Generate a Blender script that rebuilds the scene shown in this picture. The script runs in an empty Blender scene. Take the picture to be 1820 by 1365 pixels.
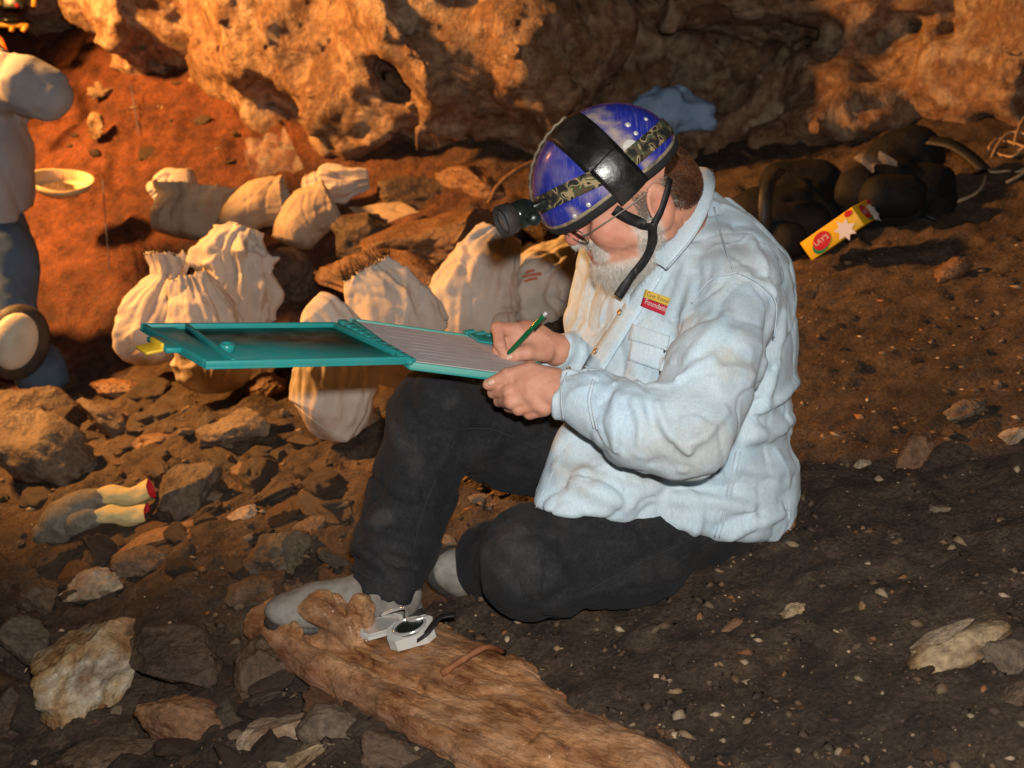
import bpy, bmesh, math, random
import numpy as np
from mathutils import Vector, Matrix

# ------------------------------------------------------------------ camera, world, lights, exposure
SC = bpy.context.scene
COL = SC.collection
random.seed(7); RNG = np.random.default_rng(7)
CAMZ, PITCH, FPX = 1.21, math.radians(22.0), 2197.0
CP, SP = math.cos(PITCH), math.sin(PITCH)
cam_d = bpy.data.cameras.new('camera'); cam = bpy.data.objects.new('camera', cam_d); COL.objects.link(cam)
cam.location = (0, 0, CAMZ); cam.rotation_euler = (math.pi/2 - PITCH, 0, 0)
cam_d.sensor_width = 36.0; cam_d.lens = 36.0*FPX/1820.0; cam_d.clip_end = 100; cam_d.clip_start = 0.05
cam_d.dof.use_dof = True; cam_d.dof.focus_distance = 2.22; cam_d.dof.aperture_fstop = 5.0
SC.camera = cam
world = bpy.data.worlds.new('World'); SC.world = world; world.use_nodes = True
bg = world.node_tree.nodes['Background']; bg.inputs[0].default_value = (1.0, 0.55, 0.3, 1); bg.inputs[1].default_value = 0.007
SC.view_settings.view_transform = 'Standard'; SC.view_settings.look = 'None'
SC.view_settings.exposure = 0.0; SC.view_settings.gamma = 1.0
SC.render.engine = 'CYCLES'
SC.cycles.max_bounces = 6; SC.cycles.diffuse_bounces = 3; SC.cycles.glossy_bounces = 3
SC.cycles.transmission_bounces = 4; SC.cycles.transparent_max_bounces = 6
SC.cycles.use_denoising = True; SC.cycles.sample_clamp_indirect = 3.0

def add_light(name, kind, loc, target, energy, color, size, **kw):
    l = bpy.data.lights.new(name, kind); l.energy = energy; l.color = color
    if kind == 'AREA': l.shape = 'RECTANGLE'; l.size = size; l.size_y = size*0.6
    else: l.shadow_soft_size = size
    for k, v in kw.items(): setattr(l, k, v)
    o = bpy.data.objects.new(name, l); COL.objects.link(o); o.location = loc
    o.rotation_euler = (Vector(target)-Vector(loc)).to_track_quat('-Z', 'Y').to_euler()
    return o
# the camera's own flash, a little above and right of the lens
add_light('camera_flash', 'AREA', (0.05, -0.02, CAMZ+0.15), (0.1, 2.6, 0.2), 60.0, (1.0, 0.96, 0.91), 0.07)
# the halogen work light of the dig, on the left
add_light('work_light', 'SPOT', (-3.3, 4.2, 1.95), (-0.6, 4.75, 0.3), 1900.0, (1.0, 0.43, 0.11), 0.16,
          spot_size=math.radians(85), spot_blend=0.45)

# ------------------------------------------------------------------ pixel <-> world
def pt(px, py, d):
    r = (px-910.0)/FPX*d; u = -(py-682.5)/FPX*d
    return np.array([r, d*CP + u*SP, CAMZ - d*SP + u*CP])
def ray(px, py):
    v = pt(px, py, 1.0) - np.array([0, 0, CAMZ]); return v
def V3(*a): return np.array(a, float)
def nrm(v): v = np.asarray(v, float); return v/np.linalg.norm(v)

# ------------------------------------------------------------------ noise
def _hash(ix, iy, iz, seed):
    h = (ix*374761393 + iy*668265263 + iz*2147483647 + seed*1274126177) & 0xFFFFFFFF
    h = ((h ^ (h >> 13))*1274126177) & 0xFFFFFFFF
    h = (h ^ (h >> 16)) & 0xFFFFFFFF
    return h
def noise3(P, seed=0):
    P = np.asarray(P, float); I = np.floor(P).astype(np.int64); F = P - I
    W = F*F*F*(F*(F*6-15)+10); out = np.zeros(len(P))
    for dx in (0, 1):
        wx = W[:, 0] if dx else 1-W[:, 0]
        for dy in (0, 1):
            wy = W[:, 1] if dy else 1-W[:, 1]
            for dz in (0, 1):
                wz = W[:, 2] if dz else 1-W[:, 2]
                h = _hash(I[:, 0]+dx, I[:, 1]+dy, I[:, 2]+dz, seed)
                out += wx*wy*wz*(h/2147483648.0 - 1.0)
    return out
def fbm(P, octs=4, seed=0, gain=0.5, lac=2.03):
    a, s, o = 1.0, 1.0, 0.0
    for i in range(octs):
        o = o + a*noise3(np.asarray(P)*s + 17.3*i, seed+i); a *= gain; s *= lac
    return o
def facets(P, cell, seed):
    """broken-rock relief: every cell of space gets its own tilted plane, with steps between the cells"""
    C = np.floor(P/cell).astype(np.int64); best = np.full(len(P), 1e9); out = np.zeros(len(P))
    for dx in (-1, 0, 1):
        for dy in (-1, 0, 1):
            for dz in (-1, 0, 1):
                I = C + np.array([dx, dy, dz]); h = [_hash(I[:, 0], I[:, 1], I[:, 2], seed+k)/4294967296.0 for k in range(6)]
                S = (I + np.stack(h[:3], 1))*cell; q = P-S; d = (q*q).sum(1); m = d < best
                v = ((np.stack(h[3:], 1)-.5)*2*q).sum(1) + (h[3]-.5)*.35*cell; best[m] = d[m]; out[m] = v[m]
    return out
def sstep(a, b, x):
    t = np.clip((x-a)/(b-a), 0, 1); return t*t*(3-2*t)

# ------------------------------------------------------------------ implicit surfaces
def cap(a, b, ra, rb=None):
    a = np.asarray(a, float); b = np.asarray(b, float); rb = ra if rb is None else rb; ab = b-a; L = ab@ab
    def f(P):
        t = np.clip((P-a)@ab/L, 0, 1); q = P - a - t[:, None]*ab
        return np.sqrt((q*q).sum(1)) - (ra + (rb-ra)*t)
    return f
def ell(c, r, M=None):
    c = np.asarray(c, float); r = np.asarray(r, float)
    def f(P):
        q = P-c
        if M is not None: q = q@np.asarray(M).T
        k0 = np.sqrt(((q/r)**2).sum(1)); k1 = np.sqrt(((q/(r*r))**2).sum(1))
        return k0*(k0-1)/np.maximum(k1, 1e-6)
    return f
def sph(c, r): return cap(c, np.asarray(c, float)+1e-5, r)
def chain(pts, rs):
    return [cap(pts[i], pts[i+1], rs[i], rs[i+1]) for i in range(len(pts)-1)]
def smin(a, b, k):
    h = np.maximum(k-np.abs(a-b), 0)/k; return np.minimum(a, b) - h*h*k*0.25
def smax(a, b, k): return -smin(-a, -b, k)
def union(fs, k):
    def f(P):
        d = fs[0](P)
        for g in fs[1:]: d = smin(d, g(P), k)
        return d
    return f
def half(p, n):
    p = np.asarray(p, float); n = nrm(n)
    return lambda P: (P-p)@n
def polyd(P, pts):
    best = np.full(len(P), 1e9)
    for a, b in zip(pts[:-1], pts[1:]):
        ab = b-a; t = np.clip((P-a)@ab/(ab@ab+1e-12), 0, 1); q = P-a-t[:, None]*ab
        best = np.minimum(best, (q*q).sum(1))
    return np.sqrt(best)

def mesh_sdf(f, lo, hi, h):
    lo = np.asarray(lo, float); hi = np.asarray(hi, float); B = 8
    nb = np.ceil((hi-lo)/(h*B)).astype(int); n = nb*B
    vol = np.empty(n, np.float32)
    bi = np.stack(np.meshgrid(*[np.arange(k) for k in nb], indexing='ij'), -1).reshape(-1, 3)
    cen = lo + (bi*B + (B-1)/2.0)*h
    dc = np.concatenate([f(c) for c in np.array_split(cen, max(1, len(cen)//60000))])
    act = np.abs(dc) < B*h*0.87*1.35 + 0.02
    loc = np.stack(np.meshgrid(*[np.arange(B)]*3, indexing='ij'), -1).reshape(-1, 3)
    vv = vol.reshape(nb[0], B, nb[1], B, nb[2], B)
    sgn = np.where(dc > 0, 1.0, -1.0).reshape(nb)
    vv[:] = sgn[:, None, :, None, :, None]
    ai = bi[act]
    for ch in np.array_split(ai, max(1, len(ai)*512//300000)):
        if len(ch) == 0: continue
        P = lo + ((ch[:, None, :]*B + loc[None]).reshape(-1, 3))*h
        D = f(P).reshape(len(ch), B, B, B)
        vv[ch[:, 0], :, ch[:, 1], :, ch[:, 2], :] = D
    return surface_nets(vol, lo, h)

def surface_nets(vol, lo, h):
    s = vol < 0
    c = np.zeros(tuple(np.array(vol.shape)-1), np.uint8)
    offs = [(i, j, k) for i in (0, 1) for j in (0, 1) for k in (0, 1)]
    nx, ny, nz = vol.shape
    for i, j, k in offs: c += s[i:nx-1+i, j:ny-1+j, k:nz-1+k]
    m = (c > 0) & (c < 8)
    idx = np.full(m.shape, -1, np.int64); cells = np.argwhere(m); idx[m] = np.arange(len(cells))
    acc = np.zeros((len(cells), 3)); cnt = np.zeros(len(cells))
    val = {o: vol[cells[:, 0]+o[0], cells[:, 1]+o[1], cells[:, 2]+o[2]].astype(float) for o in offs}
    for a in offs:
        for ax in range(3):
            if a[ax]: continue
            b = list(a); b[ax] = 1; b = tuple(b); va, vb = val[a], val[b]
            cr = (va < 0) != (vb < 0); t = np.where(cr, va/np.where(cr, va-vb, 1), 0)
            p = np.tile(np.array(a, float), (len(cells), 1)); p[:, ax] = t
            acc[cr] += p[cr]; cnt[cr] += 1
    verts = lo + (cells + acc/cnt[:, None])*h
    faces = []
    for ax in range(3):
        sl0 = [slice(None)]*3; sl1 = [slice(None)]*3; sl0[ax] = slice(0, -1); sl1[ax] = slice(1, None)
        A, Bm = s[tuple(sl0)], s[tuple(sl1)]; e = np.argwhere(A != Bm)
        u, v = (ax+1) % 3, (ax+2) % 3
        ok = (e[:, u] > 0) & (e[:, v] > 0) & (e[:, u] < vol.shape[u]-1) & (e[:, v] < vol.shape[v]-1); e = e[ok]
        q = []
        for du, dv in ((-1, -1), (0, -1), (0, 0), (-1, 0)):
            g = e.copy(); g[:, u] += du; g[:, v] += dv; q.append(idx[g[:, 0], g[:, 1], g[:, 2]])
        q = np.stack(q, 1); flip = ~A[e[:, 0], e[:, 1], e[:, 2]]; q[flip] = q[flip][:, ::-1]; faces.append(q)
    return verts, np.concatenate(faces)

def sdf_normal(f, P, e=0.002):
    P = np.asarray(P, float); n = np.zeros_like(P)
    for i in range(3):
        d = np.zeros(3); d[i] = e; n[:, i] = f(P+d)-f(P-d)
    return n/np.maximum(np.linalg.norm(n, axis=1), 1e-9)[:, None]
def hits(f, pxs, d0=1.3, d1=8.0, it=90):
    """photo pixels -> points where their sight lines first meet the surface f"""
    R = np.array([ray(*p) for p in pxs]); o = np.array([0, 0, CAMZ]); L = np.linalg.norm(R, axis=1)
    t = np.full(len(R), d0)
    for _ in range(it):
        d = f(o + R*t[:, None]); t = np.clip(t + 0.8*d/L, d0, d1)
    return o + R*t[:, None]

# ------------------------------------------------------------------ objects
def mk_mesh(name, verts, faces, smooth=True):
    me = bpy.data.meshes.new(name); verts = np.asarray(verts, np.float32)
    if isinstance(faces, np.ndarray):
        k = faces.shape[1]; me.vertices.add(len(verts)); me.vertices.foreach_set('co', verts.ravel())
        me.loops.add(faces.size); me.loops.foreach_set('vertex_index', faces.astype(np.int32).ravel())
        me.polygons.add(len(faces)); me.polygons.foreach_set('loop_start', np.arange(0, faces.size, k, dtype=np.int32))
        me.polygons.foreach_set('loop_total', np.full(len(faces), k, np.int32)); me.update(calc_edges=True)
        me.validate()
    else:
        me.from_pydata([tuple(map(float, v)) for v in verts], [], [tuple(int(i) for i in f) for f in faces]); me.update()
    if smooth: me.polygons.foreach_set('use_smooth', np.ones(len(me.polygons), bool))
    return me
def wloc(o):
    v = np.zeros(3)
    while o is not None: v = v + np.array(o.location); o = o.parent
    return v
def add(name, verts, faces, mat, parent=None, smooth=True, origin=None, col=None, kind=None):
    """one mesh object from world-space vertices"""
    verts = np.asarray(verts, float)
    if parent is not None: org = wloc(parent)
    elif origin is not None: org = np.asarray(origin, float)
    else:
        org = verts.mean(0); org[2] = verts[:, 2].min()
    me = mk_mesh(name, verts-org, faces, smooth); me.materials.append(mat)
    if col is not None:
        a = me.color_attributes.new('Col', 'FLOAT_COLOR', 'POINT'); c = np.ones((len(verts), 4), np.float32); c[:, :3] = col
        a.data.foreach_set('color', c.ravel())
    o = bpy.data.objects.new(name, me); COL.objects.link(o)
    if parent is not None: o.parent = parent
    else: o.location = org
    if kind: o['kind'] = kind
    return o
def thing(name, label, cat, loc, group=None):
    o = bpy.data.objects.new(name, None); COL.objects.link(o); o.location = [float(x) for x in loc]
    o.empty_display_size = 0.05
    o['label'] = label; o['category'] = cat
    if group: o['group'] = group
    return o
def tag(o, label, cat, group=None):
    o['label'] = label; o['category'] = cat
    if group: o['group'] = group
    return o
def sharp(o, deg=35):
    me = o.data; bm = bmesh.new(); bm.from_mesh(me); lim = math.radians(deg)
    for e in bm.edges:
        if len(e.link_faces) == 2 and e.calc_face_angle(0) > lim: e.smooth = False
    bm.to_mesh(me); bm.free(); return o

# ------------------------------------------------------------------ shape makers: return (verts, faces)
def cat_meshes(ms):
    V, F, n = [], [], 0
    for v, f in ms:
        V.append(np.asarray(v)); F += [tuple(int(i)+n for i in q) for q in f]; n += len(v)
    return np.concatenate(V), F
def frames(pts, up=None):
    pts = np.asarray(pts, float); T = np.gradient(pts, axis=0); T /= np.maximum(np.linalg.norm(T, axis=1), 1e-9)[:, None]
    u = np.array(up, float) if up is not None else (V3(0, 0, 1) if abs(T[0][2]) < 0.9 else V3(1, 0, 0))
    N = []
    for t in T:
        u = u - t*(u@t); u = u/max(np.linalg.norm(u), 1e-9); N.append(u)
    N = np.array(N); return T, N, np.cross(T, N)
def smoothpath(pts, n):
    pts = np.asarray(pts, float); m = len(pts)
    if m < 3: return np.array([pts[0]+(pts[-1]-pts[0])*t for t in np.linspace(0, 1, n)])
    Pp = np.vstack([2*pts[0]-pts[1], pts, 2*pts[-1]-pts[-2]]); out = []
    for t in np.linspace(0, m-1-1e-6, n):
        i = int(t); s = t-i; p0, p1, p2, p3 = Pp[i:i+4]
        out.append(0.5*(2*p1+(p2-p0)*s+(2*p0-5*p1+4*p2-p3)*s*s+(3*p1-p0-3*p2+p3)*s**3))
    return np.array(out)
def tube(pts, r, n=8, closed=False):
    pts = np.asarray(pts, float); m = len(pts); r = np.broadcast_to(np.asarray(r, float), (m,))
    T, N, Bn = frames(pts); a = np.arange(n)*2*np.pi/n
    V = pts[:, None] + r[:, None, None]*(np.cos(a)[None, :, None]*N[:, None] + np.sin(a)[None, :, None]*Bn[:, None])
    F = [(i*n+j, i*n+(j+1) % n, (i+1)*n+(j+1) % n, (i+1)*n+j) for i in range(m-1) for j in range(n)]
    if closed: F += [((m-1)*n+j, (m-1)*n+(j+1) % n, (j+1) % n, j) for j in range(n)]
    else: F += [tuple(range(n))[::-1], tuple((m-1)*n+j for j in range(n))]
    return V.reshape(-1, 3), F
def ribbon(pts, normals, w, t):
    pts = np.asarray(pts, float); nn = np.asarray(normals, float)
    if nn.ndim == 1: nn = np.tile(nn, (len(pts), 1))
    T = np.gradient(pts, axis=0); T /= np.linalg.norm(T, axis=1)[:, None]
    S = np.cross(T, nn); S /= np.maximum(np.linalg.norm(S, axis=1), 1e-9)[:, None]
    w = np.broadcast_to(np.asarray(w, float), (len(pts),))[:, None]/2
    V = np.stack([pts-S*w, pts+S*w, pts+S*w+nn*t, pts-S*w+nn*t], 1); m = len(pts)
    F = [(i*4+j, i*4+(j+1) % 4, (i+1)*4+(j+1) % 4, (i+1)*4+j) for i in range(m-1) for j in range(4)]
    F += [(3, 2, 1, 0), ((m-1)*4, (m-1)*4+1, (m-1)*4+2, (m-1)*4+3)]
    return V.reshape(-1, 3), F
def box(c, X, Y, Z, sx, sy, sz, bev=0.0):
    c = np.asarray(c, float); X, Y, Z = [np.asarray(a, float) for a in (X, Y, Z)]
    if bev <= 0:
        S = np.array([[i, j, k] for i in (-1, 1) for j in (-1, 1) for k in (-1, 1)], float)*0.5
        V = c + S[:, :1]*sx*X + S[:, 1:2]*sy*Y + S[:, 2:]*sz*Z
        F = [(0, 1, 3, 2), (4, 6, 7, 5), (0, 4, 5, 1), (2, 3, 7, 6), (0, 2, 6, 4), (1, 5, 7, 3)]
        return V, F
    bm = bmesh.new(); bmesh.ops.create_cube(bm, size=1)
    for v in bm.verts: v.co = Vector((v.co.x*sx, v.co.y*sy, v.co.z*sz))
    bmesh.ops.bevel(bm, geom=bm.edges[:], offset=bev, segments=2, affect='EDGES', profile=0.5)
    bm.verts.index_update(); P = np.array([v.co[:] for v in bm.verts]); F = [tuple(v.index for v in f.verts) for f in bm.faces]; bm.free()
    return c + P[:, :1]*X + P[:, 1:2]*Y + P[:, 2:]*Z, F
def lathe(c, axis, prof, n=24, up=None):
    ax = nrm(axis); u = V3(0, 0, 1) if abs(ax[2]) < 0.9 else V3(1, 0, 0); u = nrm(u-ax*(u@ax)); v = np.cross(ax, u)
    a = np.arange(n)*2*np.pi/n; V = []
    for h, r in prof: V.append(np.asarray(c)+ax*h + r*(np.cos(a)[:, None]*u+np.sin(a)[:, None]*v))
    m = len(prof); F = [(i*n+j, i*n+(j+1) % n, (i+1)*n+(j+1) % n, (i+1)*n+j) for i in range(m-1) for j in range(n)]
    F += [tuple(range(n))[::-1], tuple((m-1)*n+j for j in range(n))]
    return np.concatenate(V), F
def sheet(G, thick, nout):
    """thick sheet from a grid of points G (a,b,3) and outward normals (a,b,3) or (3,)"""
    a, b = G.shape[:2]; nout = np.broadcast_to(np.asarray(nout, float), G.shape)
    top = (G+nout*thick).reshape(-1, 3); bot = G.reshape(-1, 3); N = a*b
    I = np.arange(N).reshape(a, b)
    F = [(I[i, j], I[i+1, j], I[i+1, j+1], I[i, j+1]) for i in range(a-1) for j in range(b-1)]
    F += [(N+I[i, j], N+I[i, j+1], N+I[i+1, j+1], N+I[i+1, j]) for i in range(a-1) for j in range(b-1)]
    per = list(I[0, :]) + list(I[1:, -1]) + list(I[-1, -2::-1]) + list(I[-2:0:-1, 0])
    F += [(per[k], per[(k+1) % len(per)], per[(k+1) % len(per)]+N, per[k]+N) for k in range(len(per))]
    return np.concatenate([top, bot]), F
def patch(f, quad, na, nb, off, thick):
    """sheet laid on surface f inside a pixel quadrilateral"""
    q = np.asarray(quad, float); px = []
    for s in np.linspace(0, 1, na):
        for t in np.linspace(0, 1, nb):
            px.append(q[0]*(1-s)*(1-t)+q[1]*(1-s)*t+q[2]*s*t+q[3]*s*(1-t))
    H = hits(f, px); N = sdf_normal(f, H, 0.006)
    return sheet((H+N*off).reshape(na, nb, 3), thick, N.reshape(na, nb, 3))
def seam(f, pxs, r=0.0015, n=24, off=0.0006):
    H = hits(f, smoothpath(np.array(pxs, float), n)); N = sdf_normal(f, H, 0.004)
    return tube(H+N*off, r, 5)
def strands(P, r):
    """P (N,K,3) hair strands -> three-sided tapered tubes"""
    N, K, _ = P.shape; T = np.gradient(P, axis=1); T /= np.maximum(np.linalg.norm(T, axis=2), 1e-9)[..., None]
    ref = np.where(np.abs(T[..., 2:]) < 0.8, V3(0, 0, 1), V3(1, 0, 0)); A = np.cross(T, ref); A /= np.maximum(np.linalg.norm(A, axis=2), 1e-9)[..., None]
    Bn = np.cross(T, A); rr = (r*np.linspace(1, 0.25, K))[None, :, None]
    V = np.stack([P+rr*(math.cos(a)*A+math.sin(a)*Bn) for a in (0, 2.094, 4.189)], 2)
    base = (np.arange(N)*K*3)[:, None, None] + (np.arange(K-1)*3)[None, :, None]
    F = [np.stack([base[..., 0]+j, base[..., 0]+(j+1) % 3, base[..., 0]+3+(j+1) % 3, base[..., 0]+3+j], -1).reshape(-1, 4) for j in range(3)]
    return V.reshape(-1, 3), np.concatenate(F)

# ------------------------------------------------------------------ materials
def mat(name, cols, scale=8.0, rough=0.7, bump=0.0, bscale=60.0, spec=0.4, detail=6.0, col=None, metal=0.0,
        coat=0.0, sss=0.0, rnd=0.0, dirt=None, dirt_scale=5.0, dirt_amt=0.55, rough_var=0.15, bump2=None, stretch=(1, 1, 1), trans=0.0, sheen=0.0, dist=0.01):
    """procedural material: noise-driven colour ramp, optional vertex colour, dirt layer, bump"""
    m = bpy.data.materials.new(name); m.use_nodes = True; nt = m.node_tree; N = nt.nodes; L = nt.links
    b = N['Principled BSDF']; tc = N.new('ShaderNodeTexCoord'); mp = N.new('ShaderNodeMapping'); mp.inputs['Scale'].default_value = stretch
    L.new(tc.outputs['Object'], mp.inputs['Vector']); vec = mp.outputs['Vector']
    if rnd:
        oi = N.new('ShaderNodeObjectInfo'); mul = N.new('ShaderNodeMath'); mul.operation = 'MULTIPLY'; mul.inputs[1].default_value = 37.0
        L.new(oi.outputs['Random'], mul.inputs[0]); L.new(mul.outputs[0], mp.inputs['Location'])
    def noise(s, dt=detail, rg=0.6):
        n = N.new('ShaderNodeTexNoise'); n.inputs['Scale'].default_value = s; n.inputs['Detail'].default_value = dt
        n.inputs['Roughness'].default_value = rg; L.new(vec, n.inputs['Vector']); return n
    n1 = noise(scale); rp = N.new('ShaderNodeValToRGB'); L.new(n1.outputs['Fac'], rp.inputs[0]); e = rp.color_ramp.elements
    if not isinstance(cols[0], (tuple, list)): cols = [cols, tuple(c*0.8 for c in cols)]
    lo, hi = 0.33, 0.67
    e[0].position = lo; e[1].position = hi; e[0].color = (*cols[0], 1); e[1].color = (*cols[-1], 1)
    for i, c in enumerate(cols[1:-1]): x = e.new(lo+(hi-lo)*(i+1)/(len(cols)-1)); x.color = (*c, 1)
    out = rp.outputs[0]
    def mix(a, bb, fac, mode='MIX'):
        x = N.new('ShaderNodeMix'); x.data_type = 'RGBA'; x.blend_type = mode
        if hasattr(fac, 'links') or hasattr(fac, 'is_linked'): L.new(fac, x.inputs[0])
        else: x.inputs[0].default_value = fac
        for s, i in ((a, 6), (bb, 7)):
            if hasattr(s, 'is_linked'): L.new(s, x.inputs[i])
            else: x.inputs[i].default_value = (*s, 1)
        return x.outputs[2]
    if col:
        at = N.new('ShaderNodeAttribute'); at.attribute_name = 'Col'
        out = mix(out, at.outputs['Color'], 1.0, 'MULTIPLY') if col == 'mul' else mix(at.outputs['Color'], out, 0.25, 'MULTIPLY') if col == 'soft' else at.outputs['Color']
    if rnd:
        hs = N.new('ShaderNodeHueSaturation'); mr = N.new('ShaderNodeMapRange'); L.new(oi.outputs['Random'], mr.inputs[0])
        mr.inputs[3].default_value = 1-rnd; mr.inputs[4].default_value = 1+rnd; L.new(mr.outputs[0], hs.inputs['Value']); L.new(out, hs.inputs['Color']); out = hs.outputs[0]
    if dirt:
        nd = noise(dirt_scale, 8, 0.65); r2 = N.new('ShaderNodeValToRGB'); L.new(nd.outputs['Fac'], r2.inputs[0])
        r2.color_ramp.elements[0].position = 0.48; r2.color_ramp.elements[1].position = 0.72
        mm = N.new('ShaderNodeMath'); mm.operation = 'MULTIPLY'; mm.inputs[1].default_value = dirt_amt; L.new(r2.outputs[0], mm.inputs[0])
        out = mix(out, dirt, mm.outputs[0])
    L.new(out, b.inputs['Base Color'])
    b.inputs['Roughness'].default_value = rough; b.inputs['Metallic'].default_value = metal
    b.inputs['Specular IOR Level'].default_value = spec
    if coat: b.inputs['Coat Weight'].default_value = coat; b.inputs['Coat Roughness'].default_value = 0.12
    if sss:
        b.inputs['Subsurface Weight'].default_value = sss; b.inputs['Subsurface Scale'].default_value = 0.008
        b.inputs['Subsurface Radius'].default_value = (1.0, 0.4, 0.25)
    if sheen: b.inputs['Sheen Weight'].default_value = sheen
    if rough_var:
        rn = noise(bscale*0.4, 4); rr = N.new('ShaderNodeMapRange'); L.new(rn.outputs['Fac'], rr.inputs[0])
        rr.inputs[1].default_value = 0.3; rr.inputs[2].default_value = 0.7
        rr.inputs[3].default_value = max(0.05, rough-rough_var); rr.inputs[4].default_value = min(1, rough+rough_var); L.new(rr.outputs[0], b.inputs['Roughness'])
    if bump:
        bn = noise(bscale, 8, 0.65); bp = N.new('ShaderNodeBump'); bp.inputs['Strength'].default_value = bump; bp.inputs['Distance'].default_value = dist
        L.new(bn.outputs['Fac'], bp.inputs['Height'])
        if bump2:
            b2 = noise(bump2[0], 8, 0.7); p2 = N.new('ShaderNodeBump'); p2.inputs['Strength'].default_value = bump2[1]; p2.inputs['Distance'].default_value = bump2[2]
            L.new(b2.outputs['Fac'], p2.inputs['Height']); L.new(p2.outputs[0], bp.inputs['Normal'])
        L.new(bp.outputs[0], b.inputs['Normal'])
    if trans:
        tr = N.new('ShaderNodeBsdfTranslucent'); L.new(out, tr.inputs[0]); ms = N.new('ShaderNodeMixShader'); ms.inputs[0].default_value = trans
        L.new(b.outputs[0], ms.inputs[1]); L.new(tr.outputs[0], ms.inputs[2]); L.new(ms.outputs[0], N['Material Output'].inputs[0])
    return m
def weave(m, sc, strength, dist=0.0006):
    """add a two-way thread pattern to a material's bump"""
    nt = m.node_tree; N = nt.nodes; L = nt.links; b = N['Principled BSDF']; tc = N.new('ShaderNodeTexCoord'); prev = None
    if b.inputs['Normal'].is_linked: prev = b.inputs['Normal'].links[0].from_socket
    for rot in ((0, 0.6, 0.4), (0, 0.6-1.57, 0.4)):
        mp = N.new('ShaderNodeMapping'); mp.inputs['Rotation'].default_value = rot; L.new(tc.outputs['Object'], mp.inputs[0])
        w = N.new('ShaderNodeTexWave'); w.inputs['Scale'].default_value = sc; w.inputs['Distortion'].default_value = 1.5; w.inputs['Detail'].default_value = 1; L.new(mp.outputs[0], w.inputs[0])
        bp = N.new('ShaderNodeBump'); bp.inputs['Strength'].default_value = strength; bp.inputs['Distance'].default_value = dist; L.new(w.outputs['Fac'], bp.inputs['Height'])
        if prev is not None: L.new(prev, bp.inputs['Normal'])
        prev = bp.outputs[0]
    L.new(prev, b.inputs['Normal']); return m

def grain(m, sc, amt, stretch=(1, 1, 1)):
    """fine light-and-dark speckle in a material's colour"""
    nt = m.node_tree; N = nt.nodes; L = nt.links; b = N['Principled BSDF']; src = b.inputs['Base Color'].links[0].from_socket
    tc = N.new('ShaderNodeTexCoord'); mp = N.new('ShaderNodeMapping'); mp.inputs['Scale'].default_value = stretch; L.new(tc.outputs['Object'], mp.inputs[0])
    n = N.new('ShaderNodeTexNoise'); n.inputs['Scale'].default_value = sc; n.inputs['Detail'].default_value = 4; L.new(mp.outputs[0], n.inputs[0])
    r = N.new('ShaderNodeMapRange'); L.new(n.outputs['Fac'], r.inputs[0]); r.inputs[1].default_value = .3; r.inputs[2].default_value = .7; r.inputs[3].default_value = 1-amt; r.inputs[4].default_value = 1+amt
    x = N.new('ShaderNodeMix'); x.data_type = 'RGBA'; x.blend_type = 'MULTIPLY'; x.inputs[0].default_value = 1; L.new(src, x.inputs[6]); L.new(r.outputs[0], x.inputs[7]); L.new(x.outputs[2], b.inputs['Base Color']); return m
M = {}
M['soil'] = mat('soil', [(0.034, 0.0215, 0.0135), (0.066, 0.0425, 0.0265), (0.098, 0.064, 0.04)], 14, 0.8, 0.9, 90, 0.35, col='mul', bump2=(24, 0.8, 0.03), dist=0.012, rough_var=0.2)
M['crumb'] = mat('crumb', [(0.9, 0.9, 0.9), (1, 1, 1)], 60, 0.7, 0.4, 200, col='mul')
M['limestone'] = mat('limestone', [(0.11, 0.05, 0.024), (0.36, 0.235, 0.14), (0.2, 0.1, 0.05), (0.45, 0.33, 0.22), (0.24, 0.14, 0.08)], 4.2, 0.55, 1.0, 26, 0.4, detail=9, dirt=(0.12, 0.05, 0.022), dirt_scale=2.2, dirt_amt=0.8, bump2=(6, 0.7, 0.08), dist=0.03)
M['rock_brown'] = mat('rock_brown', [(0.045, 0.026, 0.015), (0.11, 0.067, 0.04), (0.075, 0.046, 0.028)], 9, 0.55, 0.9, 60, 0.45, rnd=0.35, dirt=(0.04, 0.022, 0.013), dirt_scale=5, dirt_amt=0.8, bump2=(18, 0.6, 0.02))
M['rock_grey'] = mat('rock_grey', [(0.075, 0.05, 0.032), (0.14, 0.1, 0.066), (0.05, 0.031, 0.019)], 8, 0.6, 0.9, 55, 0.4, rnd=0.3, dirt=(0.05, 0.028, 0.017), dirt_scale=4, dirt_amt=0.9, bump2=(16, 0.6, 0.02))
M['rock_ochre'] = mat('rock_ochre', [(0.075, 0.036, 0.016), (0.25, 0.15, 0.065), (0.42, 0.31, 0.18), (0.16, 0.08, 0.03)], 5, 0.5, 0.8, 50, 0.45, rnd=0.2, dirt=(0.09, 0.045, 0.02), dirt_scale=5, dirt_amt=0.85, bump2=(14, 0.6, 0.02))
M['rock_pale'] = mat('rock_pale', [(0.16, 0.095, 0.055), (0.34, 0.245, 0.16), (0.46, 0.36, 0.26)], 9, 0.65, 0.8, 70, 0.35, rnd=0.2, dirt=(0.09, 0.05, 0.028), dirt_scale=9, dirt_amt=0.8, bump2=(20, 0.5, 0.015))
M['rock_rust'] = mat('rock_rust', [(0.085, 0.035, 0.015), (0.2, 0.1, 0.045), (0.14, 0.06, 0.025)], 8, 0.45, 0.9, 60, 0.5, rnd=0.25, dirt=(0.05, 0.022, 0.012), dirt_scale=5, dirt_amt=0.8, bump2=(16, 0.6, 0.02))
grain(M['soil'], 120, .45); grain(M['limestone'], 30, .3)
for k_ in ('rock_brown', 'rock_grey', 'rock_ochre', 'rock_pale', 'rock_rust'): grain(M[k_], 90, .35)
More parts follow.
